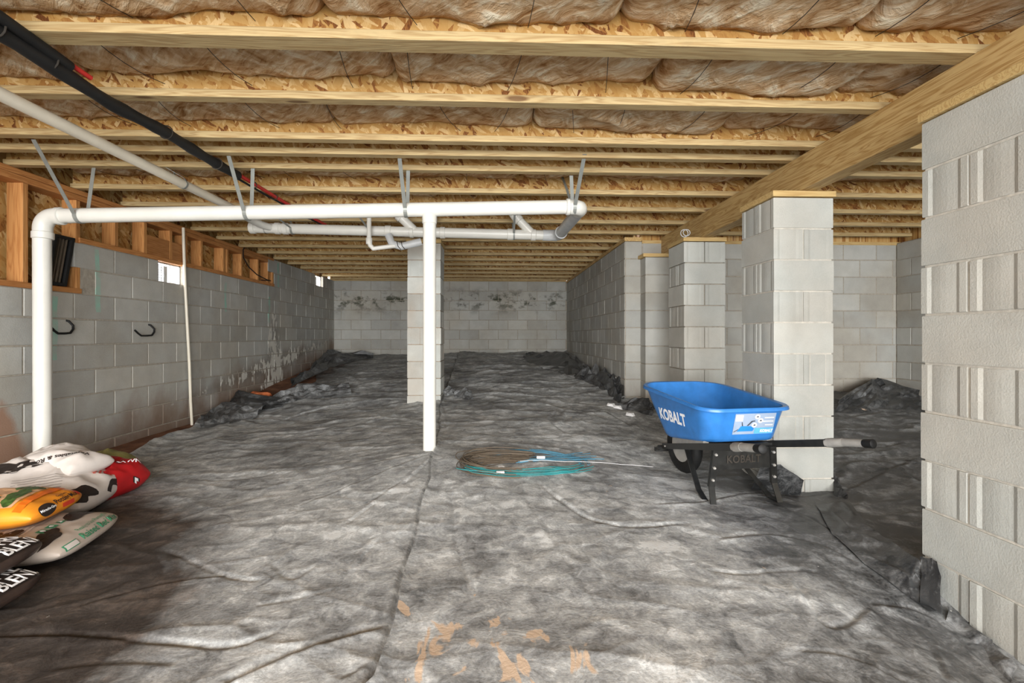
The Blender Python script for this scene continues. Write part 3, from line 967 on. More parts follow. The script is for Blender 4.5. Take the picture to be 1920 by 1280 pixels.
# ------------------------------------------------------------------ insulation batts between the joists
rng = random.Random(11)
def batt(x0, x1, y0, y1, zb, coarse, seed, label, group):
    nx = max(8, int((x1 - x0) / (.05 if coarse else .022)))
    ny = 7 if coarse else 16
    u, v = np.meshgrid(np.linspace(0, 1, nx), np.linspace(0, 1, ny))
    x = x0 + (x1 - x0) * u
    y = y0 + (y1 - y0) * v
    s = seed * 3.7
    z = zb + .055 * (fbm(x * 2.2 + s, y * 3 + s, 3, seed % 50) - .5)
    z = z - .022 * ridge(x * 3.0 + y * 2.4 + s, y * 1.5 - x * .8, seed % 40, 4) - .012 * ridge(x * 7 - y * 6 + s, y * 4 + x, (seed + 3) % 40, 3)
    z = z + .012 * (fbm(x * 16 + s, y * 16, 2, 8) - .5)
    ex = np.minimum(u, 1 - u) * (x1 - x0)
    z = z + .05 * np.exp(-(ex / .025) ** 1.5)
    ev = np.minimum(v, 1 - v) * (y1 - y0)
    z = z + .018 * np.exp(-(ev / .03) ** 2)
    x = x + .02 * (fbm(y * 9 + s, x * 3, 2, 9) - .5) * np.where(ex < .05, 1, 0)
    # rounded skirt up to the deck
    xs = np.vstack([x[:1], x, x[-1:]]); ys = np.vstack([y[:1], y, y[-1:]]); zs = np.vstack([np.full_like(z[:1], JB + .27), z, np.full_like(z[:1], JB + .27)])
    xs = np.hstack([xs[:, :1], xs, xs[:, -1:]]); ys = np.hstack([ys[:, :1], ys, ys[:, -1:]]); zs = np.hstack([np.full_like(zs[:, :1], JB + .27), zs, np.full_like(zs[:, :1], JB + .27)])
    o = grid_object('insulation_batt', xs, ys, zs, 'insulation')
    tag(o, label, 'insulation', group)
    return o
seed = 1
for i in range(2, len(JY) - 1):
    y0, y1 = JY[i] + jwidth(JY[i]) / 2 + .008, JY[i + 1] + jwidth(JY[i + 1]) / 2 - .008
    near = JY[i] < 3.0
    if y1 - y0 < .3:
        zb = JB + .17
    elif near:
        zb = JB + .10
    elif JY[i] < 4.2:
        zb = JB + .135
    else:
        zb = JB + .18
    xe = XB - .05 if JY[i + 1] < YBAY else XR - .03
    x = XL + .04
    lab = 'pink brown glass fibre batt sagging between the joists above the white drain pipes' if near else 'pink brown glass fibre batt tucked high between the rear joists'
    grp = 'sagging insulation batts' if near else 'rear insulation batts'
    while x < xe - .1:
        L = min(rng.uniform(.85, 1.5) if near else rng.uniform(1.2, 2.4), xe - x)
        if xe - (x + L) < .3:
            L = xe - x
        batt(x, x + L - .008, y0, y1, zb + rng.uniform(-.022, .012), not near, seed, lab, grp)
        seed += 1
        x += L

# thin wire rods that hold the batts up
for i in range(2, 9):
    if JY[i + 1] - JY[i] < .4:
        continue
    x = XL + .3
    while x < (XB if i < 7 else 1.4) - .4:
        dx = rng.uniform(-.12, .12)
        b = MB()
        za = JB + (.085 if JY[i] < 3 else .12)
        pts = []
        for k in range(7):
            t_ = k / 6
            pts.append((x + dx * t_, JY[i] + jwidth(JY[i]) / 2 + .006 + (JY[i + 1] - JY[i] - .012) * t_, za - .03 * math.sin(math.pi * t_) - .012))
        b.tube(pts, .0017, 5)
        o = b.obj('support_wire', 'wire_dark')
        tag(o, 'thin dark wire rod holding up the insulation between joists', 'wire', 'insulation support wires')
        x += rng.uniform(.28, .6)

# ------------------------------------------------------------------ girder
b = MB()
b.box(1.98, 2.09, YF, YBAY + .1, 1.942, JB - .001, .003)
tag(b.obj('girder_beam', 'beam_wood'), 'long knotty timber girder resting on the block pillars under the joists', 'beam')

# ------------------------------------------------------------------ pillars
def end_profile(Lh, W):
    pr = [(-.097, 0), (-.070, 0), (-.054, -.005), (-.04, -.0035), (-.012, -.002), (.012, -.002), (.04, -.0035), (.054, -.005), (.070, 0), (.097, 0)]
    pts = [(Lh + d, y * W / .194) for y, d in pr]
    pts += [(-Lh - d, -y * W / .194) for y, d in pr]
    return pts
def stack_block(mname):
    key = ('stack', mname)
    if key not in _bm_cache:
        b = MB()
        pts = end_profile(.1985, .194)
        n = len(pts)
        v = []
        for z, s in ((-.0965, .994), (-.092, 1), (.092, 1), (.0965, .994)):
            v += [(x * s, y * s, z) for x, y in pts]
        f = [tuple(reversed(range(n))), tuple(range(3 * n, 4 * n))]
        for k in range(3):
            for j in range(n):
                f.append((k * n + j, k * n + (j + 1) % n, (k + 1) * n + (j + 1) % n, (k + 1) * n + j))
        b.add(v, f)
        _bm_cache[key] = b.mesh('block', mname)
    return _bm_cache[key]
def pillar(x0, y0, ztop, zbot, label, first_along_y, mname='block_pillar', mortar='mortar_light', cap=.038, recess=.006, capx=None, seed=1):
    rg = random.Random(seed)
    t = thing('block_pillar', label, 'pillar', (x0 + .203, y0 + .203, zbot))
    k, z1 = 0, ztop
    while z1 > zbot:
        along_y = (k % 2 == 0) == first_along_y
        for s in (-1, 1):
            o = link('block', stack_block(mname), t)
            jx, jy = rg.uniform(-.003, .003), rg.uniform(-.003, .003)
            if along_y:
                o.location = (x0 + .203 + s * .1025 + jx, y0 + .203 + jy, z1 - CH / 2)
                o.rotation_euler = (0, 0, R(90) + rg.uniform(-.006, .006))
            else:
                o.location = (x0 + .203 + jx, y0 + .203 + s * .1025 + jy, z1 - CH / 2)
                o.rotation_euler = (0, 0, rg.uniform(-.006, .006) + (math.pi if rg.random() < .5 else 0))
        z1 -= CH
        k += 1
    b = MB(); b.box(x0 + recess, x0 + .406 - recess, y0 + recess, y0 + .406 - recess, z1, ztop - .004)
    b.obj('mortar', mortar, t)
    if cap:
        b = MB()
        cx0, cx1 = capx or (x0 - .008, x0 + .41)
        b.box(cx0, cx1, y0 - .012, y0 + .41, ztop + .001, ztop + cap, .002)
        b.obj('cap_board', 'board_x', t)
    return t
pillar(PX0, 1.563, 1.902, -.35, 'concrete block pillar with black plastic folded against its base', True, seed=2, recess=.012)
pillar(PX0, 3.037, 1.902, -.2, 'concrete block pillar standing right behind the blue wheelbarrow', False, seed=3, recess=.012)
pillar(PX0, 4.497, 1.902, -.1, 'dry-stacked concrete block pillar with dark open joints by the girder end', True, 'block_pillar', 'mortar', recess=.02, seed=4)
pillar(-1.035, 5.80, 2.118, .05, 'lone concrete block pillar rising behind the white plastic post', False, 'block_stack', 'mortar_tan', cap=.044, recess=.012, seed=5)
# pilaster under the girder end
t = thing('block_pilaster', 'narrow block pilaster on the wall carrying the girder end', 'pilaster', (1.95, 5.5, .1))
for k in range(9):
    z1 = 1.902 - k * CH
    o = link('block', block_mesh(.44, CH - .01, 'block_right', .185), t)
    o.location = (1.95, 5.40, z1 - CH / 2)
b = MB(); b.box(1.735, 2.165, 5.406, YBAY - .012, .05, 1.9); b.obj('mortar', 'mortar', t)
b = MB(); b.box(1.70, 2.18, 5.385, YBAY - .012, 1.903, 1.941, .002); b.obj('cap_board', 'board_x', t)

# ------------------------------------------------------------------ plastic sheets
seam_px = [(815, 851), (806, 900), (792, 950), (773, 1030), (756, 1100), (737, 1165), (718, 1225), (703, 1280)]
_sg = np.array([atg(*p)[:2] for p in seam_px])[::-1]
_sy = np.r_[-2.5, 0.8, _sg[:, 1], 4.2, 5.6, YB]
_sx = np.r_[-1.0, -.6, _sg[:, 0], -.46, -.6, -.7]
def seam(y):
    return np.interp(y, _sy, _sx) + .008 * np.sin(y * 9)
rows = np.r_[np.linspace(-2.4, .95, 12)[:-1], np.exp(np.linspace(math.log(.95), math.log(YB - .02), 430))]
rows = np.sort(np.r_[rows, YBAY - .05, YBAY - .012])
lgap_y = [-2.5, 2.5, 3.5, 4.2, 5.0, 5.5, 6.0, 6.6, 7.4, 8.2, 9.0, 9.7, YB]
lgap_v = [.05, .1, .42, .35, .16, .05, .16, .5, .55, .42, .3, .12, .1]

def dirt_attrs(x, y):
    n1 = fbm(x * 1.3 + 3, y * 1.3, 4, 60)
    n2 = fbm(x * .7 + 8, y * .7, 3, 64)
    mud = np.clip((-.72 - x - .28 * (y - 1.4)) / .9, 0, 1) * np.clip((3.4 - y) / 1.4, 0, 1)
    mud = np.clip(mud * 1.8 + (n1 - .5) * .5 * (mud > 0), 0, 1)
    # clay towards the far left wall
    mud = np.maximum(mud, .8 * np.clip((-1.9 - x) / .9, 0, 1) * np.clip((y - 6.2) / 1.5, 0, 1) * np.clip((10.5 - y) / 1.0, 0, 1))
    dust = .74 + .25 * (n1 - .5)
    clean = np.clip((x - (.82 + .22 * (y - 1.2)) + .35 * (n2 - .5)) / .35, 0, 1) * np.clip((4.6 - y) / .6, 0, 1)
    clean = np.maximum(clean, np.clip((x - 1.75) / .3, 0, 1))
    dust = dust * (1 - clean) + (.32 + .2 * (n1 - .5)) * clean
    tan = np.zeros_like(x)
    for px, py, r in ((822, 1215, .06), (890, 1215, .05), (975, 1260, .06), (1070, 1250, .05), (935, 1185, .05), (1015, 1195, .04), (800, 1260, .05), (860, 1180, .03), (760, 1150, .03)):
        c = atg(px, py)
        tan = np.maximum(tan, np.exp(-((x - c[0]) ** 2 + ((y - c[1]) * .8) ** 2) / (1.6 * r) ** 2) * .78)
    return {'dust': dust, 'mud': mud, 'tan': tan}

def sheet(name, left, right, cols, dz, label, curl, rows=rows):
    u, yy = np.meshgrid(np.linspace(0, 1, cols), rows)
    x0, x1 = left(rows)[:, None], right(rows)[:, None]
    x = x0 + (x1 - x0) * u
    z = surf(x, yy) + dz
    z = z + curl(x, yy, x - x0, x1 - x)
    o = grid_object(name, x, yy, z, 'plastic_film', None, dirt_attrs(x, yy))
    return tag(o, label, 'plastic sheet')
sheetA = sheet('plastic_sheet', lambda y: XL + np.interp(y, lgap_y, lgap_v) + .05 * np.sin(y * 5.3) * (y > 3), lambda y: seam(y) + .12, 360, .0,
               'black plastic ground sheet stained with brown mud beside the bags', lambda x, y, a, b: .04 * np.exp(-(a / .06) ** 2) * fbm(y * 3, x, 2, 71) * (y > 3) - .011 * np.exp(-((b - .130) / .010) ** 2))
sheetB = sheet('plastic_sheet', lambda y: seam(y), lambda y: np.full_like(y, XB - .01), 540, .006,
               'dusty grey plastic ground sheet under the wheelbarrow and the wire coil',
               lambda x, y, a, b: .010 * np.exp(-(a / .02) ** 2) + .05 * np.exp(-(b / .07) ** 2) * fbm(y * 4, x * 3, 2, 73), rows=rows[rows < YBAY - .01])
sheetC = sheet('plastic_sheet', lambda y: seam(y), lambda y: np.full_like(y, XR - .02), 300, .009,
               'dusty grey plastic ground sheet rising to the end wall between the block walls',
               lambda x, y, a, b: .010 * np.exp(-(a / .02) ** 2) + .05 * np.exp(-(b / .07) ** 2) * fbm(y * 4, x * 3, 2, 73), rows=rows[rows > YBAY - .12])

def flap(sheet_, A, B, n=15, m=8, crump=.02, seed=1, dust=.2, label=None, follow=0.0):
    """loft between two edges given as (px, py, height above ground, shift towards camera); a loose crumpled piece"""
    def edge(P):
        out = []
        for q in P:
            if len(q) == 3:
                p = atg(q[0], q[1]); p = p + np.array([0, 0, q[2]])
            else:
                p = at(q[0], q[1], q[3])
            out.append(p)
        out = np.array(out)
        t = np.linspace(0, len(out) - 1, n)
        return np.stack([np.interp(t, np.arange(len(out)), out[:, k]) for k in range(3)], -1)
    a, b = edge(A), edge(B)
    v = np.linspace(0, 1, m)[:, None, None]
    P = a[None] * (1 - v) + b[None] * v
    uu, vv = np.meshgrid(np.linspace(0, 1, n), np.linspace(0, 1, m))
    L = np.linalg.norm(a[0] - a[-1]) + .1
    W_ = np.linalg.norm(a[n // 2] - b[n // 2]) + .05
    cu, cv = uu * L, vv * W_
    d = crump * (2.2 * ridge(cu * 5 + cv * 3 + seed, cv * 6 - cu * 2, seed, 3) + 1.4 * ridge(cu * 11 - cv * 7, cv * 10 + seed, seed + 2, 3) + (fbm(cu * 5, cv * 5, 3, seed) - .5))
    d2 = crump * 1.6 * (fbm(cu * 6 + 4, cv * 6, 3, seed + 5) - .5)
    fade = np.clip(np.minimum(vv, 1) * 3, .15, 1)
    X, Y, Z = P[..., 0] + d2 * fade, P[..., 1] - d * fade * .7, P[..., 2] + d * fade
    if follow:
        Z = np.maximum(Z, surf(X, Y) + follow)
    at_ = {'dust': np.full_like(X, dust) + .1 * (fbm(cu * 4, cv * 4, 2, seed) - .5), 'mud': np.zeros_like(X), 'tan': np.zeros_like(X)}
    o = grid_object('flap', X, Y, Z, 'plastic_film', sheet_, at_)
    if n <= 26:
        o.data.shade_flat()
    if label:
        o['label'] = label
    return o
def gpt(px, py, h=0.0):
    return (px, py, h)
# crumpled edge along the right wall
flap(sheetC, [(1075, 712, .0), (1110, 725, .0), (1140, 745, .0), (1162, 762, .0)], [(1098, 700, .10), (1112, 712, .14), (1140, 728, .16), (1164, 742, .12)], crump=.035, seed=3, dust=.18)
flap(sheetB, [(1150, 764, .01), (1185, 775, .01), (1222, 782, .01)], [(1165, 762, .03), (1205, 768, .12), (1228, 776, .04)], crump=.02, seed=4, dust=.12)
flap(sheetC, [(978, 674, .01), (1020, 690, .01), (1060, 704, .01), (1094, 712, .01)], [(990, 668, .05), (1030, 668, .06), (1064, 669, .08), (1090, 690, .07)], crump=.02, seed=5, dust=.15)
# left wall flaps
flap(sheetA, [(375, 806, .01), (420, 800, .01), (480, 785, .01)], [(380, 792, .05), (425, 772, .10), (500, 768, .05)], crump=.02, seed=6, dust=.32)
flap(sheetA, [(420, 775, .02), (470, 775, .02), (530, 765, .02)], [(428, 768, .05), (445, 752, .12), (545, 757, .04)], crump=.015, seed=7, dust=.08)
flap(sheetA, [(500, 768, .02), (570, 752, .02), (660, 742, .02)], [(510, 755, .05), (570, 738, .10), (655, 730, .06)], crump=.025, seed=8, dust=.42)
flap(sheetA, [(545, 728, .02), (590, 706, .02), (640, 684, .02), (700, 672, .01)], [(548, 722, .03), (585, 698, .06), (612, 672, .12), (700, 669, .03)], crump=.03, seed=9, dust=.12)
# bits by the lone pillar
flap(sheetB, [(830, 742, .01), (845, 745, .01), (856, 742, .01)], [(832, 740, .05), (842, 738, .09), (854, 738, .06)], n=8, m=6, crump=.014, seed=10, dust=.4)
flap(sheetB, [(850, 748, .01), (868, 752, .01), (888, 750, .01)], [(853, 744, .04), (870, 744, .08), (884, 744, .06)], n=8, m=6, crump=.018, seed=11, dust=.3)
# shiny flap against the middle pillar, and its small curl at the corner
flap(sheetB, [(1408, 918, .0), (1450, 925, .0), (1500, 930, .0)], [(1425, 876, .0, 2.98), (1462, 874, .0, 2.97), (1506, 902, .0, 2.98)], crump=.005, seed=12, dust=.10)
flap(sheetB, [(1562, 930, .0), (1575, 934, .0), (1590, 936, .0)], [(1563, 890, .0, 3.16), (1572, 896, .0, 3.14), (1580, 925, .0, 3.1)], n=9, m=7, crump=.01, seed=13, dust=.05)
# heap at the end of the bay
flap(sheetB, [(1565, 775, .0), (1620, 775, .0), (1680, 772, .0), (1724, 770, .0)], [(1570, 762, .05), (1620, 745, .14), (1652, 738, .17), (1722, 752, .1)], crump=.022, seed=14, dust=.1)
flap(sheetB, [(1600, 760, .02), (1650, 758, .02), (1700, 758, .02)], [(1610, 752, .08), (1640, 742, .16), (1700, 750, .1)], crump=.022, seed=15, dust=.05)
# darker folded strip lapped up on the near pillar
flap(sheetB, [(1530, 952, .02), (1560, 1010, .02), (1620, 1065, .02), (1690, 1118, .02), (1745, 1160, .02)],
     [(1592, 950, .025), (1625, 995, .03), (1668, 1028, .035), (1722, 1052, .0, 2.0), (1765, 1140, .0, 1.9)], n=70, m=36, crump=.004, seed=16, dust=.16, follow=.014)
flap(sheetB, [(1725, 1145, .02), (1742, 1152, .02), (1766, 1168, .02)], [(1722, 1046, .0, 2.02), (1738, 1050, .0, 1.98), (1754, 1054, .0, 1.945)], n=28, m=16, crump=.006, seed=17, dust=.12, follow=.02)
flap(sheetB, [(1770, 1175, .0), (1830, 1225, .0), (1890, 1285, .0)], [(1776, 1150, .02), (1845, 1210, .03), (1905, 1270, .03)], n=30, m=12, crump=.012, seed=18, dust=.3)
# light plastic scraps
for px, py in ((1146, 760), (1158, 764), (1182, 778)):
    c = atg(px, py, .03)
    b = MB()
    b.add([(c[0] - .05, c[1], c[2]), (c[0] + .05, c[1] - .02, c[2] - .02), (c[0] + .04, c[1] + .02, c[2] + .02), (c[0] - .03, c[1] + .03, c[2] + .025), (c[0], c[1], c[2] + .018)], [(0, 1, 4), (1, 2, 4), (2, 3, 4), (3, 0, 4)])
    tag(b.obj('plastic_scrap', 'white_tag'), 'small white scrap lying on the dusty sheet by the right wall', 'scrap', 'white scraps by the right wall')
# ------------------------------------------------------------------ drain pipes
RM = .0505                                     # main pipe radius
drain = thing('drain_pipe', 'white plastic drain pipe run with elbows and wyes hung under the joists', 'pipe', (-3.2, 3.5, .04))
ML = at_y(100, 405, 3.44)                      # main run, left end
MR = at_y(1070, 388, 3.52)
P2R = at_y(1052, 441, 4.72)
P2L = at_y(472, 427, 4.74)
def hub(b, p, t, r, L):
    p, t = Vector(p), Vector(t).normalized()
    b.tube([p - t * L / 2, p - t * (L / 2 - .004), p + t * (L / 2 - .004), p + t * L / 2], [r, r * 1.09, r * 1.09, r], 24)
V = Vector
# left drop
xl = ML[0] - .07
yl = ML[1]
b = MB(); b.tube([(xl, yl, -.02), (xl - .005, yl, ML[2] - .1)], RM, 24); b.obj('drop_pipe', 'pvc', drain, True)
b = MB()
ctr = V((xl + .085, yl, ML[2] - .085))
b.tube([V((xl, yl, ML[2] - .15))] + arc(ctr, (-1, 0, 0), (0, 0, 1), .085, 10) + [V((ML[0] + .055, yl, ML[2]))], RM * 1.08, 24)
hub(b, (xl, yl, ML[2] - .135), (0, 0, 1), RM * 1.1, .05)
hub(b, (ML[0] + .045, yl, ML[2]), (1, 0, 0), RM * 1.1, .035)
b.obj('elbow', 'pvc', drain, True)
# main run
b = MB(); b.tube([ML, MR], RM, 24); b.obj('main_run', 'pvc', drain, True)
# right elbow and return piece going back to the second run
dv = (V(P2R) - V(MR)).normalized()
b = MB()
e0 = V(MR) + V((.075, 0, 0))
b.tube([V(MR) + V((-.03, 0, 0)), V(MR), V(MR) + V((.04, .005, 0)), V(MR) + V((.07, .03, 0)), V(MR) + V((.083, .08, .003)), V(MR) + V((.083, .13, .006))], RM * 1.08, 24)
hub(b, V(MR) + V((-.02, 0, 0)), (1, 0, 0), RM * 1.1, .03)
b.obj('elbow', 'pvc', drain, True)
q0 = V(MR) + V((.083, .10, .004))
q1 = V((q0.x - .005, P2R[1] - .10, P2R[2] - .005))
b = MB(); b.tube([q0, q1], RM, 24); b.obj('return_pipe', 'pvc_grey', drain, True)
b = MB()
b.tube([q1 - V((0, .06, 0)), q1, q1 + V((-.01, .05, 0)), q1 + V((-.04, .085, .002)), q1 + V((-.10, .1, .003)), q1 + V((-.16, .1, .004))], RM * 1.08, 24)
hub(b, q1 - V((0, .05, 0)), (0, 1, 0), RM * 1.1, .03)
b.obj('elbow', 'pvc_grey', drain, True)
# second run
a2 = q1 + V((-.12, .1, .004))
b = MB(); b.tube([P2L, a2], RM * .96, 24); b.obj('rear_run', 'pvc', drain, True)
def on2(px):
    """point on the second run under a pixel column"""
    p = at_y(px, 430, 4.73)
    t_ = (p[0] - P2L[0]) / (a2.x - P2L[0])
    return V(P2L) + (a2 - V(P2L)) * t_
ax2 = (a2 - V(P2L)).normalized()
for px, L in ((1040, .05), (1000, .05), (957, .06), (830, .05), (772, .04), (728, .06), (535, .05), (520, .05)):
    b = MB(); hub(b, on2(px), ax2, RM * 1.02, L); b.obj('coupling', 'pvc', drain, True)
b = MB(); hub(b, on2(772), ax2, RM * 1.03, .006); b.obj('joint_ring', 'wire_dark', drain, True)
# wyes with risers
def riser(px_top, px_wye, r, grey=False, z1=JB + .12, y0=4.73, dy=-.04):
    w0 = on2(px_wye)
    tx = at_y(px_top, 400, 4.73)[0]
    top = V((tx, w0.y + dy, z1))
    knee = V((tx, w0.y + dy, w0.z + abs(w0.x - tx) * .95))
    b = MB()
    mid1 = knee + V((0, 0, .05))
    dirn = (w0 - knee).normalized()
    b.tube([top, mid1, knee + (w0 - knee) * .04 + V((0, 0, .012)), knee + dirn * .06, w0], r, 20)
    b.obj('riser', 'pvc_grey' if grey else 'pvc', drain, True)
    b = MB(); hub(b, knee + dirn * .10, dirn, r * 1.08, .045); hub(b, knee + V((0, 0, .07)), (0, 0, 1), r * 1.08, .05)
    b.obj('coupling', 'pvc', drain, True)
riser(737, 780, .043)
riser(957, 1000, .043)
b = MB(); c = V((at_y(810, 372, 4.73)[0], 4.73, 0)); b.tube([(c.x, 4.73, P2L[2] + .0), (c.x, 4.73, JB + .1)], .043, 20); hub(b, (c.x, 4.73, JB - .0), (0, 0, 1), .046, .09); b.obj('riser', 'pvc_grey', drain, True)
# lower branch of small trap pipe
p0 = V(at_y(692, 420, 4.62)); p1 = V(at_y(692, 452, 4.62)); p2 = V(at_y(700, 466, 4.62)); p3 = V(at_y(760, 458, 4.64)); p4 = V(at_y(790, 453, 4.66))
b = MB(); b.tube([(p0.x, p0.y, JB + .05), p0, p1, p1 + (p2 - p1) * .5 + V((-.01, 0, -.004)), p2, p3], .022, 14); b.obj('branch_pipe', 'pvc', drain, True)
b = MB(); hub(b, p1, (0, 0, 1), .027, .06); b.obj('coupling', 'pvc', drain, True)
b = MB(); b.tube([V(at_y(728, 440, 4.66)), V(at_y(735, 457, 4.65)), V(at_y(752, 462, 4.64)), p4], .036, 18); b.obj('lower_wye', 'pvc_grey', drain, True)
for px in (744, 752):
    b = MB(); b.tube([V(at_y(px, 452, 4.61)), V(at_y(px + 2, 461, 4.605)), V(at_y(px + 8, 468, 4.62))], .004, 6); b.obj('joint_ring', 'wire_dark', drain, True)
# small pipe coming from the front along the joists, into the wye at the left end of the rear run
R3 = .032
s0 = V((-2.19, .4, 2.075)); s1 = V(at_y(452, 398, 4.3)); s2 = on2(500)
b = MB(); b.tube([s0, s1], R3, 20); b.obj('front_branch', 'pvc_yellowed', drain, True)
b = MB(); b.tube([s1, s1 + (s2 - s1) * .4 + V((-.02, 0, 0)), s1 + (s2 - s1) * .75, s2 + V((.06, 0, 0))], R3 * 1.08, 18); hub(b, s1, s1 - s0, R3 * 1.08, .06)
b.obj('wye_arm', 'pvc', drain, True)
b = MB(); hub(b, V(P2L) + ax2 * .01, ax2, RM * 1.02, .05); b.obj('end_cap', 'pvc', drain, True)
for px, rr in ((497, .004),):
    b = MB(); hub(b, on2(px), ax2, RM * .99, .006); b.obj('joint_ring', 'wire_dark', drain, True)

# support post under the main run
tx = -.462
def on_main(x):
    t_ = (x - ML[0]) / (MR[0] - ML[0])
    return V(ML) + (V(MR) - V(ML)) * t_
pm = on_main(tx)
post = thing('support_post', 'upright white plastic pipe post propping the main drain pipe', 'post', (tx, pm.y, .18))
zg = float(surf(np.array([tx]), np.array([pm.y]))[0])
b = MB(); b.tube([(tx, pm.y, zg - .03), (tx, pm.y, pm.z - RM - .045)], .0465, 24); b.obj('pipe', 'pvc', post, True)
b = MB(); b.tube([(tx, pm.y, pm.z - RM - .055), (tx, pm.y, pm.z - RM - .05), (tx, pm.y, pm.z - RM + .012), (tx, pm.y, pm.z - RM + .018)], [.0465, .0525, .0525, .048], 24); b.obj('coupling', 'pvc', post, True)

# ------------------------------------------------------------------ hanger straps
def strap(a, c, bpt, r, label, side=(1, 0, 0), wdt=.026):
    """strap from a down around the pipe centre c and up to bpt"""
    a, c, e = V(a), V(c), V(bpt)
    rr = r + .003
    pts = [a]
    # tangent-ish entry on each side, wrap underneath in the yz plane
    ang0 = math.pi if a.y <= c.y else math.pi
    for k in range(13):
        t_ = math.pi * k / 12
        pts.append(c + V((0, -math.cos(t_) * rr, -math.sin(t_) * rr)))
    pts.append(e)
    b = MB(); b.band(pts, wdt, .002, side)
    tag(b.obj('hanger_strap', 'strap_grey'), label, 'strap')
m1 = on_main(at_y(150, 402, 3.44)[0])
strap((m1.x + .14, 2.95, JB - .001), m1, (m1.x + .1, 3.43, JB - .001), RM, 'slanting grey hanger strap around the drain pipe by its left elbow')
m2 = on_main(at_y(463, 396, 3.46)[0])
strap((m2.x + .03, 3.17, JB - .001), m2, (m2.x + .07, 3.40, JB - .001), RM, 'grey V-shaped hanger strap around the main drain pipe beside the black cable')
m3 = on_main(at_y(762, 391, 3.5)[0])
strap((m3.x + .015, 3.17, JB - .001), m3, (m3.x + .03, 3.40, JB - .001), RM, 'grey hanger strap around the main drain pipe near the white post')
m4 = on_main(at_y(1077, 386, 3.5)[0])
strap((m4.x, 3.105, JB + .02), m4, (m4.x - .03, 3.46, JB - .001), RM, 'grey hanger strap at the right elbow of the main drain pipe')
for px, dx, lab in ((548, -.13, 'grey strap around the rear drain run next to the front wye'), (694, -.08, 'grey strap around the rear drain run by the small trap pipe'), (963, 0.0, 'grey strap around the rear drain run at the right wye')):
    c = on2(px)
    strap((c.x + dx, 4.46, JB - .001), c, (c.x + dx * .8, 4.93, JB - .001), RM, lab, wdt=.02)
c = s0 + (s1 - s0) * ((3.5 - s0.y) / (s1.y - s0.y))
b = MB()
pts = [c + V((-.05, -.09, JB - c.z - .001)), c + V((.03, -.03, .03))]
for k in range(9):
    t_ = math.pi * k / 8
    pts.append(c + V((math.cos(t_) * (R3 + .004), 0, -math.sin(t_) * (R3 + .004))))
pts.append(c + V((-.06, .0, JB - c.z - .001)))
b.band(pts, .018, .002, (0, 1, 0))
tag(b.obj('hanger_strap', 'strap_grey'), 'grey strap looped around the smaller white pipe near the black line', 'strap')
b = MB(); b.band([at_y(1053, 328, 3.93), at_y(1064, 358, 3.7), at_y(1068, 372, 3.6)], .02, .002, (1, 0, 0))
tag(b.obj('hanger_strap', 'strap_grey'), 'loose grey strap end hanging behind the right elbow strap', 'strap')

# ------------------------------------------------------------------ insulated black line and red pipe
line = thing('refrigerant_line', 'black foam insulated line bundle running under the joists', 'line', (-1.8, 2.0, 2.1))
b = MB()
pts = [(-1.84, .4, 2.12), (-1.83, 1.2, 2.11), (-1.815, 1.9, 2.115), (-1.81, 2.35, 2.10), (-1.80, 2.7, 2.12), (-1.81, 3.1, 2.125), (-1.80, 3.45, 2.13)]
sm = []
for i in range(len(pts) - 1):
    for k in range(5):
        sm.append(V(pts[i]).lerp(V(pts[i + 1]), k / 5))
sm.append(V(pts[-1]))
b.tube(sm, [.030 + .003 * math.sin(i * 1.7) for i in range(len(sm))], 16)
b.obj('foam_sleeve', 'rubber_black', line, True)
b = MB(); b.tube([(-1.78, .4, 2.155), (-1.79, 1.2, 2.15), (-1.775, 1.75, 2.152), (-1.79, 2.1, 2.14)], .022, 12); b.obj('foam_sleeve', 'rubber_black', line, True)
b = MB(); b.tube([(-1.80, 1.72, 2.154), (-1.79, 1.95, 2.155), (-1.785, 2.2, 2.145)], .011, 10); b.obj('red_pipe', 'pex_red', line, True)
b = MB(); b.tube([(-1.80, 3.40, 2.14), (-1.79, 3.7, 2.14), (-1.76, 4.2, 2.13), (-1.72, 4.6, 2.125), (-1.70, 4.95, 2.13)], .014, 10); b.obj('red_pipe', 'pex_red', line, True)
b = MB(); b.tube([(-1.815, 3.40, 2.118), (-1.80, 3.9, 2.118), (-1.74, 4.5, 2.108), (-1.72, 4.95, 2.12)], .008, 8); b.obj('cable', 'rubber_black', line, True)
for y in (1.82, 2.03, 2.72, 3.2, 3.65, 3.95, 4.6):
    x = np.interp(y, [0, 2, 3.4, 4.95], [-1.83, -1.81, -1.80, -1.71]); z = 2.125
    b = MB(); r_ = .036 if y < 3.45 else .024
    b.tube([(x + r_ * math.cos(a), y, z + r_ * math.sin(a)) for a in [2 * math.pi * k / 14 for k in range(14)]], .0035, 6, closed=True)
    b.obj('cable_tie', 'wire_dark', line, True)

# ------------------------------------------------------------------ white conduit down the left wall
xw = XL + .028
b = MB()
b.tube([(xw, 5.20, JB - .02), (xw, 5.21, 1.9), (xw + .004, 5.22, 1.6), (xw + .012, 5.24, 1.2), (xw + .02, 5.27, .7), (xw + .02, 5.29, .3), (xw + .03, 5.30, .02)], .0145, 12)
tag(b.obj('conduit', 'pvc_yellowed', None, True), 'thin white conduit running down the block wall past the vent', 'pipe')

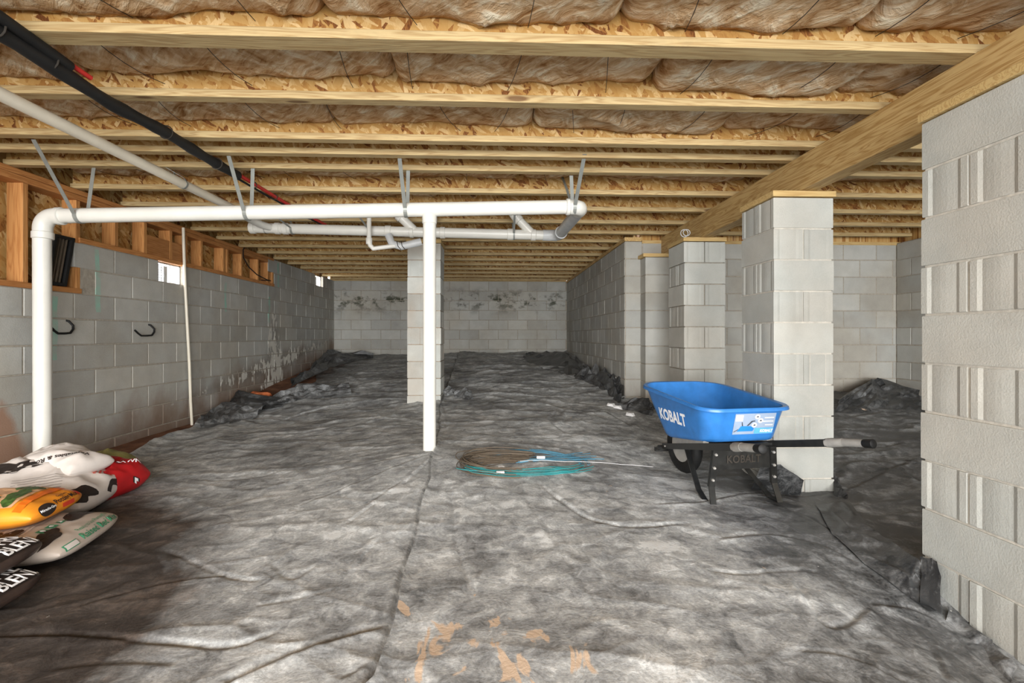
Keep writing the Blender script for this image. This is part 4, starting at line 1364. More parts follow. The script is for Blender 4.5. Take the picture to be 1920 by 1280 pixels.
# black rubber hooks on the left wall
for (px, py, lab) in ((97, 612, 'black rubber-coated hook on the block wall next to the white drop pipe'), (253, 618, 'black rubber-coated hook on the block wall between the drop pipe and the conduit')):
    sc = 1.0
    pts = [at_x(px + dx, py + dy, XL + .02 + off) for dx, dy, off in ((24, -12, -.03), (32, -10, .0), (40, -2, .015), (40, 5, .02), (35, 12, .03), (24, 13, .04), (12, 13, .05), (5, 8, .055), (-2, 1, .06))]
    if px > 200:
        pts = [at_x(px + (dx + 2) * .86, py + dy * .86, XL + .02 + off) for dx, dy, off in ((24, -12, -.03), (32, -10, .0), (40, -2, .015), (40, 5, .02), (35, 12, .03), (24, 13, .04), (12, 13, .05), (5, 8, .055), (-2, 1, .06))]
    t = thing('wall_hook', lab, 'hook', tuple(pts[0]))
    b = MB(); b.tube(pts, .0085, 10); b.obj('hook_arm', 'rubber_black', t, True)
    b = MB(); b.tube([V(pts[0]), V((XL - .01, pts[0][1], pts[0][2]))], .005, 8); b.obj('screw', 'wire_dark', t, True)

# black louvred vent leaning in the stud bay
lv = thing('louver_vent', 'black plastic louvre vent leaning in the stud bay behind the white pipe', 'vent', (XL - .05, 3.75, ZA + .04))
def lp(u, v, o):
    """u along the wall 0..1, v up 0..1, o out of the wall; leaning over to the far side at the top"""
    return V((XL - .085 + o, 3.66 + u * .17 + v * .075, ZA + .045 + v * .385))
b = MB()
def quadbox(b, u0, u1, v0, v1, o0, o1):
    v = [lp(u, w_, o) for o in (o0, o1) for w_ in (v0, v1) for u in (u0, u1)]
    b.add(v, [(0, 2, 3, 1), (4, 5, 7, 6), (0, 1, 5, 4), (2, 6, 7, 3), (0, 4, 6, 2), (1, 3, 7, 5)])
quadbox(b, 0, .12, 0, 1, 0, .1); quadbox(b, .86, 1.0, 0, 1, 0, .1); quadbox(b, .12, .86, 0, .06, 0, .1); quadbox(b, .12, .86, .94, 1, 0, .1); quadbox(b, .12, .86, .06, .94, 0, .02)
b.obj('frame', 'rubber_black', lv)
for k in range(4):
    b = MB(); u0 = .16 + k * .18; quadbox(b, u0, u0 + .05, .06, .94, .02, .085); b.obj('louver', 'wire_brown', lv)
# black cable looping at the end of the stud wall
b = MB(); b.tube([at_x(463, 456, XL + .01), at_x(456, 468, XL + .02), at_x(456, 482, XL + .03), at_x(466, 500, XL + .03), at_x(482, 515, XL + .03), at_x(500, 524, XL + .02), at_x(508, 526, XL), at_x(490, 525, XL)], .007, 8)
tag(b.obj('black_cable', 'rubber_black', None, True), 'black cable loop hanging over the stud framing at its end', 'cable')
# small wire ring on the open-jointed pillar
rg_ = V((1.80, 4.47, 1.95))
b = MB(); b.tube([rg_ + V((.035 * math.cos(a), -.01, .02 + .035 * math.sin(a))) for a in [2 * math.pi * k / 20 for k in range(20)]], .004, 6, closed=True)
b.tube([rg_ + V((.033 * math.cos(a) + .02, -.014, .025 + .03 * math.sin(a))) for a in [2 * math.pi * k / 20 for k in range(20)]], .004, 6, closed=True)
tag(b.obj('wire_ring', 'pvc_grey', None, True), 'small coil of grey wire on the cap board at the girder', 'wire')

# ------------------------------------------------------------------ wire coil on the ground
coil = thing('wire_coil', 'flattened coil of dark and teal wire lying on the dusty sheet', 'wire coil', tuple(atg(980, 885)))
def gz(x, y):
    return float(surf(np.array([x]), np.array([y]))[0]) + .008
rngc = random.Random(4)
def loop(b, cpx, cpy, rx, ry, r, rot, a0=0.0, a1=2 * math.pi, lift=.0, wob=.02, n=44):
    c = atg(cpx, cpy)
    pts = []
    ph = rngc.uniform(0, 6)
    for k in range(n + 1):
        a = a0 + (a1 - a0) * k / n
        q = 1 + wob * math.sin(3 * a + ph)
        x, y = rx * q * math.cos(a), ry * q * math.sin(a)
        xx, yy = c[0] + x * math.cos(rot) - y * math.sin(rot), c[1] + x * math.sin(rot) + y * math.cos(rot)
        pts.append((xx, yy, gz(xx, yy) + lift))
    b.tube(pts, r, 5)
parts = {'dark_loops': ('wire_brown', []), 'teal_loops': ('wire_teal', []), 'blue_loops': ('wire_blue', [])}
b = MB()
for k in range(16):
    loop(b, 968 + rngc.uniform(-10, 10), 871 + rngc.uniform(-3, 3), .36 + rngc.uniform(-.05, .03), .21 + rngc.uniform(-.05, .04), .0028, rngc.uniform(-.12, .2), math.pi * .4 + rngc.uniform(-.1, .1), math.pi * 1.5, .004 + .002 * k)
for k in range(30):
    p0 = atg(870 + rngc.uniform(0, 40), 866 + rngc.uniform(-7, 14)); p1 = atg(980 + rngc.uniform(-20, 20), 860 + rngc.uniform(-4, 12))
    b.tube([(p0[0] + (p1[0] - p0[0]) * t_, p0[1] + (p1[1] - p0[1]) * t_, gz(p0[0] + (p1[0] - p0[0]) * t_, p0[1] + (p1[1] - p0[1]) * t_) + .006 + .0015 * (k % 9)) for t_ in [j / 8 for j in range(9)]], .0026, 5)
b.obj('dark_loops', 'wire_brown', coil, True)
b = MB()
for k in range(10):
    loop(b, 985 + rngc.uniform(-14, 16), 873 + rngc.uniform(-2, 2), .42 + rngc.uniform(-.06, .05), .19 + rngc.uniform(-.06, .04), .0023, .16 + rngc.uniform(-.06, .1), math.pi * 1.1, math.pi * 1.85, .006 + .002 * k, .03)
b.obj('teal_loops', 'wire_teal', coil, True)
b = MB()
for k in range(7):
    loop(b, 1005 + rngc.uniform(-14, 16), 868 + rngc.uniform(-3, 2), .36 + rngc.uniform(-.06, .05), .22 + rngc.uniform(-.03, .04), .0026, .15 + rngc.uniform(-.06, .1), -.3, math.pi * .75, .006, .04)
for k in range(9):
    p0 = atg(985 + rngc.uniform(-20, 20), 868 + rngc.uniform(-3, 4)); p1 = atg(1100 + rngc.uniform(-30, 40), 856 + rngc.uniform(-6, 12))
    b.tube([(p0[0] + (p1[0] - p0[0]) * t_, p0[1] + (p1[1] - p0[1]) * t_, gz(p0[0] + (p1[0] - p0[0]) * t_, p0[1] + (p1[1] - p0[1]) * t_) + .006 + .002 * (k % 4)) for t_ in [j / 8 for j in range(9)]], .0026, 5)
b.obj('blue_loops', 'wire_blue', coil, True)
b = MB()
p0, p1 = atg(975, 872), atg(1225, 881)
b.tube([(p0[0] + (p1[0] - p0[0]) * t_, p0[1] + (p1[1] - p0[1]) * t_, gz(p0[0] + (p1[0] - p0[0]) * t_, p0[1] + (p1[1] - p0[1]) * t_) + .02) for t_ in [j / 12 for j in range(13)]], .0013, 5)
b.obj('white_wire', 'white_tag', coil, True)
for px, py, s in ((1014, 869, 1.0), (938, 894, .9), (940, 884, .7)):
    c = atg(px, py)
    b = MB(); z = gz(c[0], c[1]) + .018; b.box(c[0] - .028 * s, c[0] + .028 * s, c[1] - .012, c[1] + .012, z, z + .016 * s, .002)
    b.obj('tape_tag', 'white_tag', coil)

# ------------------------------------------------------------------ decals: lettering and prints lying on a surface
def font_mesh(text, size, bold=0.0, xs=1.0):
    cu = bpy.data.curves.new('txt', 'FONT')
    cu.body = text
    cu.size = size
    cu.align_x = 'CENTER'
    cu.align_y = 'CENTER'
    cu.offset = bold
    cu.resolution_u = 3
    o = bpy.data.objects.new('txt', cu)
    COL.objects.link(o)
    dg = bpy.context.evaluated_depsgraph_get()
    me = o.evaluated_get(dg).to_mesh()
    v = [(p.co.x * xs, p.co.y) for p in me.vertices]
    f = [tuple(p.vertices) for p in me.polygons]
    o.evaluated_get(dg).to_mesh_clear()
    bpy.data.objects.remove(o)
    bpy.data.curves.remove(cu)
    return v, f
def rect2(w_, h_, nx=8, ny=6, ox=0, oy=0):
    v = [(ox - w_ / 2 + w_ * i / nx, oy - h_ / 2 + h_ * j / ny) for j in range(ny + 1) for i in range(nx + 1)]
    f = [(j * (nx + 1) + i, j * (nx + 1) + i + 1, (j + 1) * (nx + 1) + i + 1, (j + 1) * (nx + 1) + i) for j in range(ny) for i in range(nx)]
    return v, f
def blob2(rx, ry, seed=0, wob=.3, n=28, ox=0, oy=0):
    rg = random.Random(seed)
    ph = [rg.uniform(0, 6.28) for _ in range(4)]
    v = [(ox, oy)]
    for ring in (.5, 1.0):
        for k in range(n):
            a = 2 * math.pi * k / n
            q = ring * (1 + wob * (.5 * math.sin(2 * a + ph[0]) + .35 * math.sin(3 * a + ph[1]) + .25 * math.sin(5 * a + ph[2])))
            v.append((ox + rx * q * math.cos(a), oy + ry * q * math.sin(a)))
    f = [(0, 1 + k, 1 + (k + 1) % n) for k in range(n)]
    f += [(1 + k, 1 + n + k, 1 + n + (k + 1) % n, 1 + (k + 1) % n) for k in range(n)]
    return v, f
def poly2(pts):
    return list(pts), [tuple(range(len(pts)))]
def decal(name, vf, origin, ux, uy, bvh, matname, parent, off=.0025, inv=None):
    """project 2D shapes along the plane normal onto a surface"""
    v2, f = vf
    o, ux, uy = V(origin), V(ux).normalized(), V(uy)
    uy = (uy - ux * uy.dot(ux)).normalized()
    n = ux.cross(uy).normalized()
    out, ok = [], []
    for x, y in v2:
        p = o + ux * x + uy * y
        hit, nn, i, d = bvh.ray_cast(p + n * .25, -n, .6)
        if hit is None:
            out.append(p); ok.append(False)
        else:
            out.append(hit + n * off); ok.append(True)
    f = [q for q in f if all(ok[i] for i in q)]
    if not f:
        print('decal missed', name)
        return None
    used = sorted({i for q in f for i in q})
    mp = {i: k for k, i in enumerate(used)}
    me = bpy.data.meshes.new(name)
    me.from_pydata([out[i] for i in used], [], [tuple(mp[i] for i in q) for q in f])
    me.materials.append(M[matname])
    me.update()
    return link(name, me, parent)
def obj_bvh(o_list, world=True):
    vs, fs = [], []
    for o in o_list:
        n = len(vs)
        vs += [v.co.copy() for v in o.data.vertices]
        fs += [tuple(i + n for i in p.vertices) for p in o.data.polygons]
    return BVHTree.FromPolygons(vs, fs)

# ------------------------------------------------------------------ wheelbarrow
WO, WA = V((1.445, 2.955, .015)), R(8)
cw, sw = math.cos(WA), math.sin(WA)
def wl_(x, y, z):
    return V((WO.x + x * cw - y * sw, WO.y + x * sw + y * cw, WO.z + z))
wbar = thing('wheelbarrow', 'blue plastic tray wheelbarrow on black steel legs beside a block pillar', 'wheelbarrow', tuple(WO))
def ring(cx0, hw_r, hw_f, y0, y1, z_r, z_f, rc, n=8, tilt=0.0):
    """rounded trapezoid ring: rear edge at y0 (half width hw_r), front edge at y1 (half width hw_f)"""
    pts = []
    corners = [(hw_r, y0, -90, rc), (hw_f, y1, 0, rc * 1.7), (-hw_f, y1, 90, rc * 1.7), (-hw_r, y0, 180, rc)]
    for (x, y, a0, r_) in corners:
        cx = x - math.copysign(r_, x)
        cy = y + r_ if y == y0 else y - r_
        for k in range(n + 1):
            a = R(a0 + 90 * k / n)
            pts.append((cx + r_ * math.cos(a), cy + r_ * math.sin(a)))
        # straight subdivisions come from the loft
    out = []
    for (x, y) in pts:
        t_ = (y - y0) / (y1 - y0)
        out.append((x, y, z_r + (z_f - z_r) * t_))
    return out
levels = [  # half width rear/front, y rear/front, z rear/front, corner radius
    (.10, .10, -.05, .28, .365, .295, .05),
    (.215, .20, -.175, .40, .365, .285, .075),
    (.228, .213, -.188, .425, .372, .293, .085),
    (.238, .225, -.197, .44, .39, .31, .09),
    (.258, .268, -.222, .535, .48, .49, .10),
    (.276, .295, -.243, .60, .556, .628, .105),
    (.281, .300, -.249, .607, .562, .636, .108),
    (.300, .318, -.268, .626, .566, .640, .12),
    (.302, .320, -.270, .628, .553, .627, .12),
]
inner = [(.294, .312, -.262, .620, .572, .646, .115), (.272, .290, -.239, .596, .568, .642, .10), (.252, .262, -.216, .53, .48, .49, .095), (.23, .216, -.188, .43, .392, .315, .085), (.205, .19, -.165, .39, .377, .299, .07), (.09, .09, -.04, .27, .377, .309, .045)]
b = MB()
seq = [levels[-1], levels[-2]]
# outer shell from the bottom up, round the lip, then down the inside
shell = levels + [inner[0]] + inner[1:]
rings = [[wl_(*p) for p in ring(0, a, b_, c_, d_, zr, zf, r_)] for (a, b_, c_, d_, zr, zf, r_) in shell]
n = len(rings[0])
vv = [p for r_ in rings for p in r_]
ff = []
for k in range(len(rings) - 1):
    for j in range(n):
        ff.append((k * n + j, k * n + (j + 1) % n, (k + 1) * n + (j + 1) % n, (k + 1) * n + j))
ff.append(tuple(reversed(range(n))))
ff.append(tuple(range((len(rings) - 1) * n, len(rings) * n)))
b.add(vv, ff)
tray = b.obj('tray', 'tray_blue', wbar, True, 55)
tb = obj_bvh([tray])
# lettering and sticker
sl = wl_(-.255, .20, .46)
decal('lettering', font_mesh('KOBALT', .105, .004, .82), wl_(-.25, .17, .46), wl_(0, -1, 0) - wl_(0, 0, 0), V((-.25, 0, 1)), tb, 'letter_white', tray)
so = wl_(.045, -.24, .475)
ux = wl_(1, 0, 0) - wl_(0, 0, 0)
uz = V((0, 0, 1))
st = decal('sticker', rect2(.265, .125), so, ux, uz, tb, 'sticker_grey', tray)
if st:
    par = tray
    def sd(nm, vf, m_, off=.0035):
        decal(nm, vf, so, ux, uz, tb, m_, par, off)
    sd('sticker_print', rect2(.125, .036, 4, 2, .068, -.0435), 'sticker_band')
    sd('sticker_print', rect2(.046, .036, 2, 2, -.103, .036), 'letter_white')
    sd('sticker_print', poly2([(-.11, -.045), (-.005, -.045), (.003, -.03), (-.02, -.014), (-.085, -.012), (-.1, -.035)]), 'sticker_blue')
    sd('sticker_print', poly2([(-.05, -.012), (-.022, .018), (0, .02), (.003, .014), (-.014, .012), (-.038, -.012)]), 'sticker_dark')
    sd('sticker_print', poly2([(-.08, -.012), (-.085, .012), (-.08, .012), (-.072, -.012)]), 'sticker_dark')
    sd('sticker_print', poly2([(-.128, -.045), (-.1, -.03), (-.1, -.034), (-.126, -.049)]), 'sticker_dark')
    for cx, cy in ((.012, .042), (.036, .018), (.0, -.008)):
        sd('sticker_print', blob2(.017, .014, 1, 0.0, 16, cx, cy), 'letter_white')
        sd('sticker_print', blob2(.006, .006, 3, .5, 10, cx, cy), 'sticker_dark', .005)
    for k, (cx, wd) in enumerate(((.09, .06), (.085, .07), (.095, .05))):
        sd('sticker_print', rect2(wd, .005, 3, 1, cx, .035 - k * .022), 'letter_white')
    v_, f_ = font_mesh('KOBALT', .022, .001)
    sd('sticker_print', ([(x + .085, y - .045) for x, y in v_], f_), 'letter_white', .005)
# handles
def handle(s):
    p0 = wl_(s * .085, .60, .165)
    p1 = wl_(s * .275, -.50, .415)
    p2 = wl_(s * .29, -.58, .434)
    p3 = wl_(s * .302, -.74, .462)
    b = MB()
    up = V((0, 0, 1))
    b.bar(p0, p1, .036, .040, up)
    h = b.obj('handle', 'paint_black', wbar)
    b = MB(); b.tube([p1 - (p2 - p1) * .1, p1 + (p2 - p1) * .15, p2], [.024, .025, .022], 14); b.obj('grip_collar', 'grip_grey', h, True)
    b = MB(); b.tube([p2 - (p3 - p2) * .05, p2 + (p3 - p2) * .75], [.021, .020], 14); b.obj('grip', 'grip_grey', h, True)
    b = MB(); b.tube([p2 + (p3 - p2) * .70, p2 + (p3 - p2) * .74, p3, p3 + (p3 - p2) * .03], [.020, .0215, .0215, .014], 14); b.obj('grip_end', 'rubber_black', h, True)
    b = MB(); c = p0.lerp(p1, .06); b.tube([c + V((-.024, 0, 0)), c + V((.024, 0, 0))], .007, 8); b.obj('bolt', 'steel_bright', h, True)
    return p0, p1
for s in (-1, 1):
    handle(s)
def hz(y):
    return .165 + (.60 - y) / 1.10 * .25
# wheel
b = MB()
wc = wl_(0, .47, .20)
axd = V((cw, sw, 0))
fwd = V((-sw, cw, 0))
prof = []
tc = .155
for k in range(28):
    a = 2 * math.pi * k / 28
    prof.append(wc + (fwd * math.cos(a) + V((0, 0, 1)) * math.sin(a)) * tc)
b.tube(prof, .045, 14, closed=True)
b.obj('tire', 'rubber_black', wbar, True)
b = MB()
b.tube([wc - axd * .03, wc - axd * .026, wc - axd * .012, wc + axd * .012, wc + axd * .026, wc + axd * .03], [.118, .122, .108, .108, .122, .118], 28)
b.obj('rim', 'steel_bright', wbar, True)
b = MB(); b.tube([wc - axd * .10, wc + axd * .10], .01, 10); b.tube([wc - axd * .045, wc + axd * .045], .03, 14); b.obj('hub', 'paint_black', wbar, True)
b = MB()
for s in (-1, 1):
    b.bar(wc + axd * (s * .09), wl_(s * .10, .47, hz(.47)), .03, .02, fwd)
b.obj('axle_bracket', 'paint_black', wbar)
# cross brace between handles in front of the wheel, and spacers under the tray
b = MB(); b.bar(wl_(-.13, .66, .13), wl_(.13, .66, .13), .03, .03); b.bar(wl_(-.12, .60, .165), wl_(-.11, .66, .13), .03, .02); b.bar(wl_(.12, .60, .165), wl_(.11, .66, .13), .03, .02)
b.obj('nose_guard', 'paint_black', wbar)
for s in (-1, 1):
    b = MB()
    y0, y1 = .38, -.14
    def xh(y): return s * (.085 + (.60 - y) / 1.10 * .19)
    v = []
    for y in (y0, y1):
        for dx in (-.018, .018):
            v += [wl_(xh(y) + dx, y, hz(y) + .02), wl_(xh(y) + dx, y, .29 + (.38 - y) / .52 * .075)]
    b.add(v, [(0, 1, 3, 2), (4, 6, 7, 5), (0, 4, 5, 1), (2, 3, 7, 6), (1, 5, 7, 3), (0, 2, 6, 4)])
    b.obj('tray_riser', 'grip_grey', wbar)
# legs
for s in (-1, 1):
    xf = s * .215
    top_f = wl_(s * .155, .17, hz(.17) - .015)
    foot_f = wl_(xf, -.14, .012)
    foot_r = wl_(xf, -.22, .008)
    top_r = wl_(s * .185, -.20, hz(-.20) - .015)
    knee_f = wl_(xf * .98, -.06, .055)
    knee_r = wl_(s * .205, -.185, .11)
    b = MB()
    b.band([top_f, top_f.lerp(knee_f, .5), knee_f, foot_f, foot_r], .034, .007, axd)
    lg = b.obj('leg', 'paint_black', wbar)
    b = MB(); b.band([foot_f.lerp(foot_r, .2), foot_r, knee_r, top_r], .036, .008, axd); 
    for e in (-.017, .017):
        b.bar(knee_r + axd * e + V((0, .006, 0)), top_r + axd * e + V((0, .006, 0)), .004, .02, fwd)
    b.obj('rear_strut', 'paint_black', lg)
    for t_ in (.18, .5, .85):
        c = knee_r.lerp(top_r, t_) - fwd * .006
        b = MB(); b.tube([c, c - fwd * .008], [.009, .006], 8); b.obj('bolt', 'steel_bright', lg, True)
# brace panel with raised lettering
b = MB()
pv = []
for d_ in (0, .012):
    for (x, z) in ((-.185, .205), (.185, .205), (.185, .315), (.16, .33), (-.16, .33), (-.185, .315)):
        pv.append(wl_(x, -.185 + d_, z))
b.add(pv, [(5, 4, 3, 2, 1, 0), (6, 7, 8, 9, 10, 11)] + [(k, (k + 1) % 6, 6 + (k + 1) % 6, 6 + k) for k in range(6)])
panel = b.obj('brace_panel', 'paint_black', wbar)
pb = obj_bvh([panel])
decal('raised_lettering', font_mesh('KOBALT', .062, .0015, .95), wl_(.0, -.185, .262), ux, uz, pb, 'wire_dark', panel, .005)
b = MB(); b.bar(wl_(-.17, .05, hz(.05)), wl_(.17, .05, hz(.05)), .03, .02); b.bar(wl_(-.2, -.16, hz(-.16)), wl_(.2, -.16, hz(-.16)), .03, .02)
b.obj('cross_bar', 'paint_black', wbar)

# ------------------------------------------------------------------ bags
def bag(name, label, c, L, W_, T, rot, mname, z0=None, p=3.0, seed=1, wr=.012, tilt=(0, 0), cat='bag', lump=0.0, nx=44, ny=32, zmin=None):
    """filled sack: pillow with pinched ends; c = centre on the ground, L along local x, W along local y"""
    cr, sr = math.cos(rot), math.sin(rot)
    base = z0 if z0 is not None else float(ground(c[0], c[1])) + .01
    t = thing(name, label, cat, (c[0], c[1], base))
    u, v = np.meshgrid(np.linspace(-1, 1, nx), np.linspace(-1, 1, ny))
    # concentrate the grid towards the rim
    uu, vv_ = np.sin(u * math.pi / 2), np.sin(v * math.pi / 2)
    prof = np.clip(1 - np.abs(uu) ** p, 0, 1) ** .5 * np.clip(1 - np.abs(vv_) ** p, 0, 1) ** .5
    pin = 1 - .05 * np.abs(uu) ** 2 * np.cos(vv_ * 3)
    rc_ = 1 - .08 * np.abs(uu) ** 3 * np.abs(vv_) ** 3
    x, y = uu * L / 2 * rc_, vv_ * W_ / 2 * pin * rc_
    n1 = ridge(x * 7 + y * 4 + seed, y * 8 - x * 3, seed, 3) + .6 * ridge(x * 15 - y * 9, y * 14 + seed, seed + 1, 3)
    ztop = T * (.5 + .5 * prof) + (wr * (n1 - .6) + lump * (fbm(x * 5 + seed, y * 5, 3, seed) - .4)) * prof
    ztop = np.where(prof <= 0, T * .45, ztop)
    zbot = T * (.45 - .45 * prof)
    def place(x, y, z):
        z = z + tilt[0] * x + tilt[1] * y
        return c[0] + x * cr - y * sr, c[1] + x * sr + y * cr, base + z
    b = MB()
    r_, c_ = x.shape
    X, Y, Z = place(x, y, ztop)
    vs = np.stack([X, Y, Z], -1).reshape(-1, 3)
    i = np.arange(r_ * c_).reshape(r_, c_)
    q = np.stack([i[:-1, :-1], i[:-1, 1:], i[1:, 1:], i[1:, :-1]], -1).reshape(-1, 4)
    X, Y, Z = place(x, y, zbot)
    vb = np.stack([X, Y, Z], -1).reshape(-1, 3)
    k = r_ * c_
    f = [tuple(int(w_) for w_ in w4) for w4 in q] + [tuple(int(w_) + k for w_ in reversed(w4)) for w4 in q]
    rim = list(i[0, :]) + list(i[1:, -1]) + list(i[-1, ::-1][1:]) + list(i[::-1, 0][1:-1])
    for a, b2 in zip(rim, rim[1:] + rim[:1]):
        f.append((int(a), int(a) + k, int(b2) + k, int(b2)))
    b.add(np.vstack([vs, vb]), f)
    o = b.obj('sack', mname, t, True, 60)
    ex, ey = V((cr, sr, tilt[0])), V((-sr, cr, tilt[1]))
    return t, o, ex, ey, base
UP = V((0, 0, 1))
# black bark bags, stacked
def cypress(c, z0, rot, label, seed):
    t, o, ex, ey, z = bag('mulch_bag', label, c, .58, .36, .10, rot, 'bag_dark', z0, 5.0, seed, .006)
    bv = obj_bvh([o])
    e = V((c[0], c[1], z + .055)) + ex * .285
    # end panel faces away from the bag along +x: letters run along local y
    nrm = (ex + UP * .9).normalized()
    yy = nrm.cross(ey).normalized()
    e = V((c[0], c[1], z + .10)) + ex * .235
    decal('print', rect2(.34, .10, 14, 6), e - yy * .005, ey, yy, bv, 'print_dark', t, .002)
    decal('print', font_mesh('CYPRESS', .062, .0012, 1.0), e + yy * .024 + ey * .09, ey, yy, bv, 'letter_white', t, .005)
    decal('print', font_mesh('BLEND', .062, .0012, 1.0), e - yy * .028 + ey * .09, ey, yy, bv, 'letter_white', t, .005)
cypress((-1.97, 1.70), .04, R(5), 'dark brown bark mulch bag with white lettering at the bottom of the stack', 21)
cypress((-2.05, 1.79), .12, R(8), 'dark brown bark mulch bag with white lettering on top of another', 22)
# raised bed bag
t, o, ex, ey, z = bag('soil_bag', 'off-white soil bag with green lettering and brown cow patches', (-2.10, 2.19), .62, .45, .12, R(12), 'bag_cream', .045, 4.0, 31, .007)
bv = obj_bvh([o])
C0 = V((-2.10, 2.19, z + .12))
nrm = (ex + UP * .55).normalized()
yy = nrm.cross(ey).normalized()
e = V((-2.10, 2.19, z + .075)) + ex * .285
decal('print', font_mesh('Raised Bed Mix', .044, .0008), e + ey * .04, ey, yy, bv, 'print_green', t, .004)
decal('print', font_mesh('Ready to Use Planting Mix', .022), e + ey * .05 + yy * .034, ey, yy, bv, 'print_green', t, .004)
v_, f_ = rect2(.07, .028, 4, 2)
decal('print', (v_, f_), e - ey * .16 - yy * .005, ey, yy, bv, 'print_green', t, .004)
decal('print', rect2(.062, .021, 4, 2), e - ey * .16 - yy * .005, ey, yy, bv, 'bag_white', t, .006)
nrm2 = UP
yt = -ex
for k in range(3):
    decal('print', rect2(.04, .034, 2, 2), C0 + ex * .16 + ey * (-.10 + k * .055), ey, yt, bv, 'print_green', t, .004)
    decal('print', blob2(.01, .01, k, .3, 8), C0 + ex * .16 + ey * (-.10 + k * .055), ey, yt, bv, 'letter_white', t, .006)
for k in range(7):
    decal('print', rect2(.26, .004, 10, 1), C0 + ex * (.10 - k * .02) + ey * (-.02), ey, yt, bv, 'print_grey', t, .004)
decal('print', blob2(.085, .05, 3, .5), C0 + ex * .17 + ey * .13, ey, yt, bv, 'print_dark', t, .004)
decal('print', blob2(.06, .05, 5, .5), C0 + ex * .02 - ey * .12, ey, yt, bv, 'print_dark', t, .004)
decal('print', blob2(.07, .045, 8, .4), C0 + ex * .20 - ey * .15, ey, yt, bv, 'print_dark', t, .004)
# orange bag on top
t, o, ex, ey, z = bag('soil_bag', 'orange potting mix bag with a plant picture lying on the off-white bag', (-2.26, 2.25), .56, .34, .13, R(10), 'bag_orange', .155, 3.5, 41, .010)
bv = obj_bvh([o])
C0 = V((-2.26, 2.25, z + .13))
nrm = (ex + UP * .5).normalized(); yy = nrm.cross(ey).normalized()
e = V((-2.26, 2.25, z + .075)) + ex * .255
decal('print', blob2(.042, .028, 1, 0.0), e - ey * .09 - yy * .005, ey, yy, bv, 'print_dark', t, .003)
decal('print', font_mesh('Miracle-Gro', .016, .0004), e - ey * .09 - yy * .005, ey, yy, bv, 'letter_white', t, .006)
decal('print', font_mesh('Potting Mix', .032, .0006), e + ey * .035 + yy * .008, ey, yy, bv, 'print_dark', t, .004)
decal('print', font_mesh('Grows Plants', .014), e + ey * .035 + yy * .03, ey, yy, bv, 'print_dark', t, .004)
decal('print', rect2(.08, .018, 4, 1), e + ey * .03 - yy * .02, ey, yy, bv, 'print_red', t, .004)
decal('print', blob2(.012, .018, 7, .3), e + ey * .12 + yy * .01, ey, yy, bv, 'print_red', t, .004)
decal('print', rect2(.28, .30, 12, 12), C0 + ex * .02, ey, -ex, bv, 'print_peach', t, .002)
for k, (dx, dy, r_) in enumerate(((.13, -.07, .05), (.12, .0, .05), (.08, .07, .035), (.14, .06, .03), (.06, -.1, .04))):
    decal('print', blob2(r_, r_ * .7, k + 3, .5), C0 + ex * dx + ey * dy, ey, -ex, bv, 'print_leaf', t, .004)
decal('print', font_mesh('MIX', .10, .002), C0 - ex * .06 - ey * .04, ey, -ex, bv, 'print_orange', t, .005)
decal('print', rect2(.28, .03, 8, 2), C0 + ex * .20 - ey * .02, ey, -ex, bv, 'print_orange', t, .005)
# white cow patch bag: slumped body and the folded-over top
t, o, ex, ey, z = bag('soil_bag', 'white plastic soil bag with black cow patches slumped against the drop pipe', (-2.50, 2.74), .66, .42, .26, R(10), 'bag_white', .03, 2.4, 51, .03, (-.12, .06), lump=.07)
bv = obj_bvh([o])
C0 = V((-2.50, 2.74, z + .22))
fx = V((.55, -.83, 0)).normalized()          # faces the opening and the room
tr = UP.cross(fx).normalized()
sl = (UP * .75 - fx * .66).normalized()
def cow(vf, dx, dy, m_, off=.005):
    decal('print', vf, C0 + fx * .10 + tr * dx + sl * dy, tr, sl, bv, m_, t, off)
cow(blob2(.085, .06, 4, .55), -.09, .09, 'print_dark')
cow(blob2(.03, .02, 9, .4), .11, .15, 'print_dark')
cow(blob2(.03, .075, 6, .3), .33, -.10, 'print_dark')
cow(blob2(.06, .05, 2, .4), .20, -.17, 'print_dark')
cow(font_mesh('Mix', .09, .001), .25, .02, 'print_red')
cow(font_mesh('Soil', .05, .001), .24, .09, 'print_red')
for k in range(5):
    cow(rect2(.16, .004, 6, 1), -.24, .02 - k * .02, 'print_grey')
for k in range(6):
    cow(rect2(.20, .003, 6, 1), .02, -.02 - k * .018, 'print_grey')
t2, o2, ex2, ey2, z2 = bag('tmp', 'x', (-2.46, 2.86), .40, .26, .16, R(-10), 'bag_white', .19, 2.3, 53, .03, (-.05, .02), lump=.06)
o2.name = 'folded_top'
o2.parent = t
o2.matrix_parent_inverse = Matrix.Translation(-t.location)
bpy.data.objects.remove(t2)
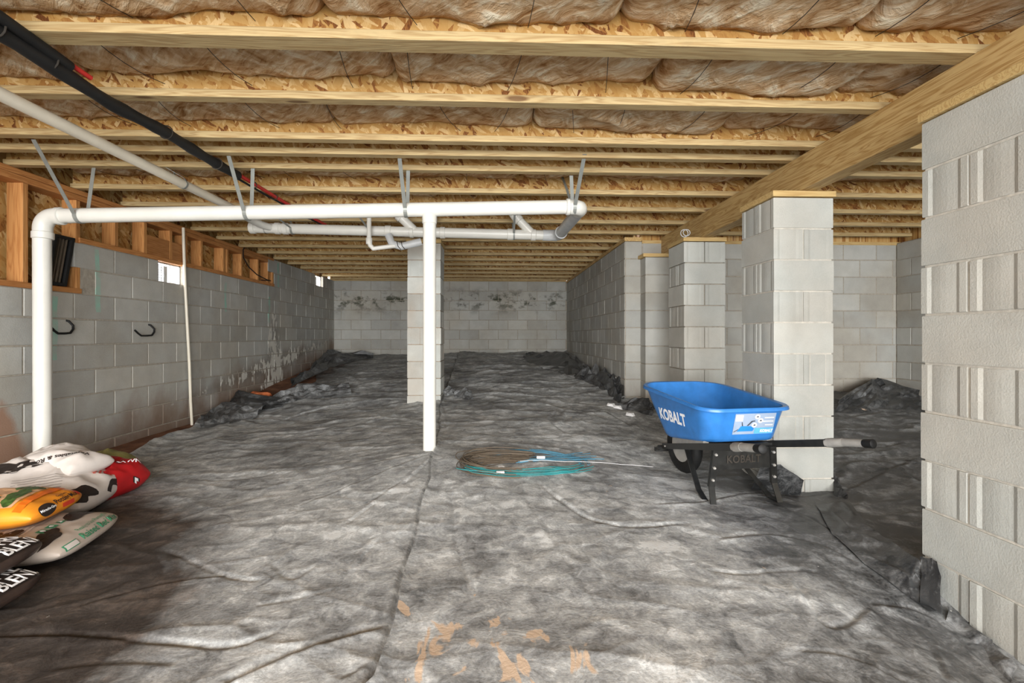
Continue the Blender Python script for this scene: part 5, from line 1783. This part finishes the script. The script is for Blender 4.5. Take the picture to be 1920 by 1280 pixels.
bv = obj_bvh([o2])
C1 = V((-2.46, 2.86, .35))
decal('print', font_mesh('& Veggies', .05, .001), C1 + fx * .06 - tr * .06, -tr, -sl, bv, 'print_dark', o2, .005) if False else None
v_, f_ = font_mesh('Vegetables & Roses', .034, .0006)
decal('print', ([(-x, -y) for x, y in v_], f_), C1 + fx * .08 - tr * .02 - sl * .03, tr, sl, bv, 'print_dark', t, .005)
# red lawn bag and the green bag behind it
t, o, ex, ey, z = bag('lawn_bag', 'crumpled glossy red lawn product bag beside the white cow patch bag', (-2.35, 2.99), .34, .34, .20, R(-8), 'bag_red', .035, 3.4, 61, .03, (-.05, .05), lump=.06)
bv = obj_bvh([o])
C0 = V((-2.35, 2.99, z + .18))
def rd(vf, dx, dy, m_, off=.004):
    decal('print', vf, C0 + fx * .07 + tr * dx + sl * dy, tr, sl, bv, m_, t, off)
rd(font_mesh('LAWN', .042, .001), .12, .05, 'letter_white')
rd(font_mesh('LAWN', .035, .0008), -.04, .0, 'letter_white')
rd(rect2(.03, .06, 2, 4), .16, -.09, 'print_dark')
rd(rect2(.016, .05, 2, 4), .16, -.09, 'letter_white', .006)
t, o, ex, ey, z = bag('lawn_bag', 'olive green bag lying behind the red lawn bag', (-2.54, 3.20), .36, .30, .21, R(20), 'bag_green', .035, 2.6, 63, .03, (0, 0), lump=.05)
# orange clay lump at the wall
c = atg(485, 741, .06)
b = MB()
bmv = bmesh.new(); bmesh.ops.create_icosphere(bmv, subdivisions=3, radius=1.0)
for q in bmv.verts:
    k = 1 + .25 * math.sin(q.co.x * 5 + 1) * math.cos(q.co.y * 4 + q.co.z * 3)
    q.co = V((q.co.x * .14 * k, q.co.y * .12 * k, q.co.z * .07 * k))
bmv.verts.index_update()
b.add([q.co + V((c[0], c[1], c[2] - .02)) for q in bmv.verts], [tuple(w_.index for w_ in f_.verts) for f_ in bmv.faces]); bmv.free()
tag(b.obj('clay_lump', 'orange_clay', None, True), 'bright orange lump of clay by the salt-stained block wall', 'clay')
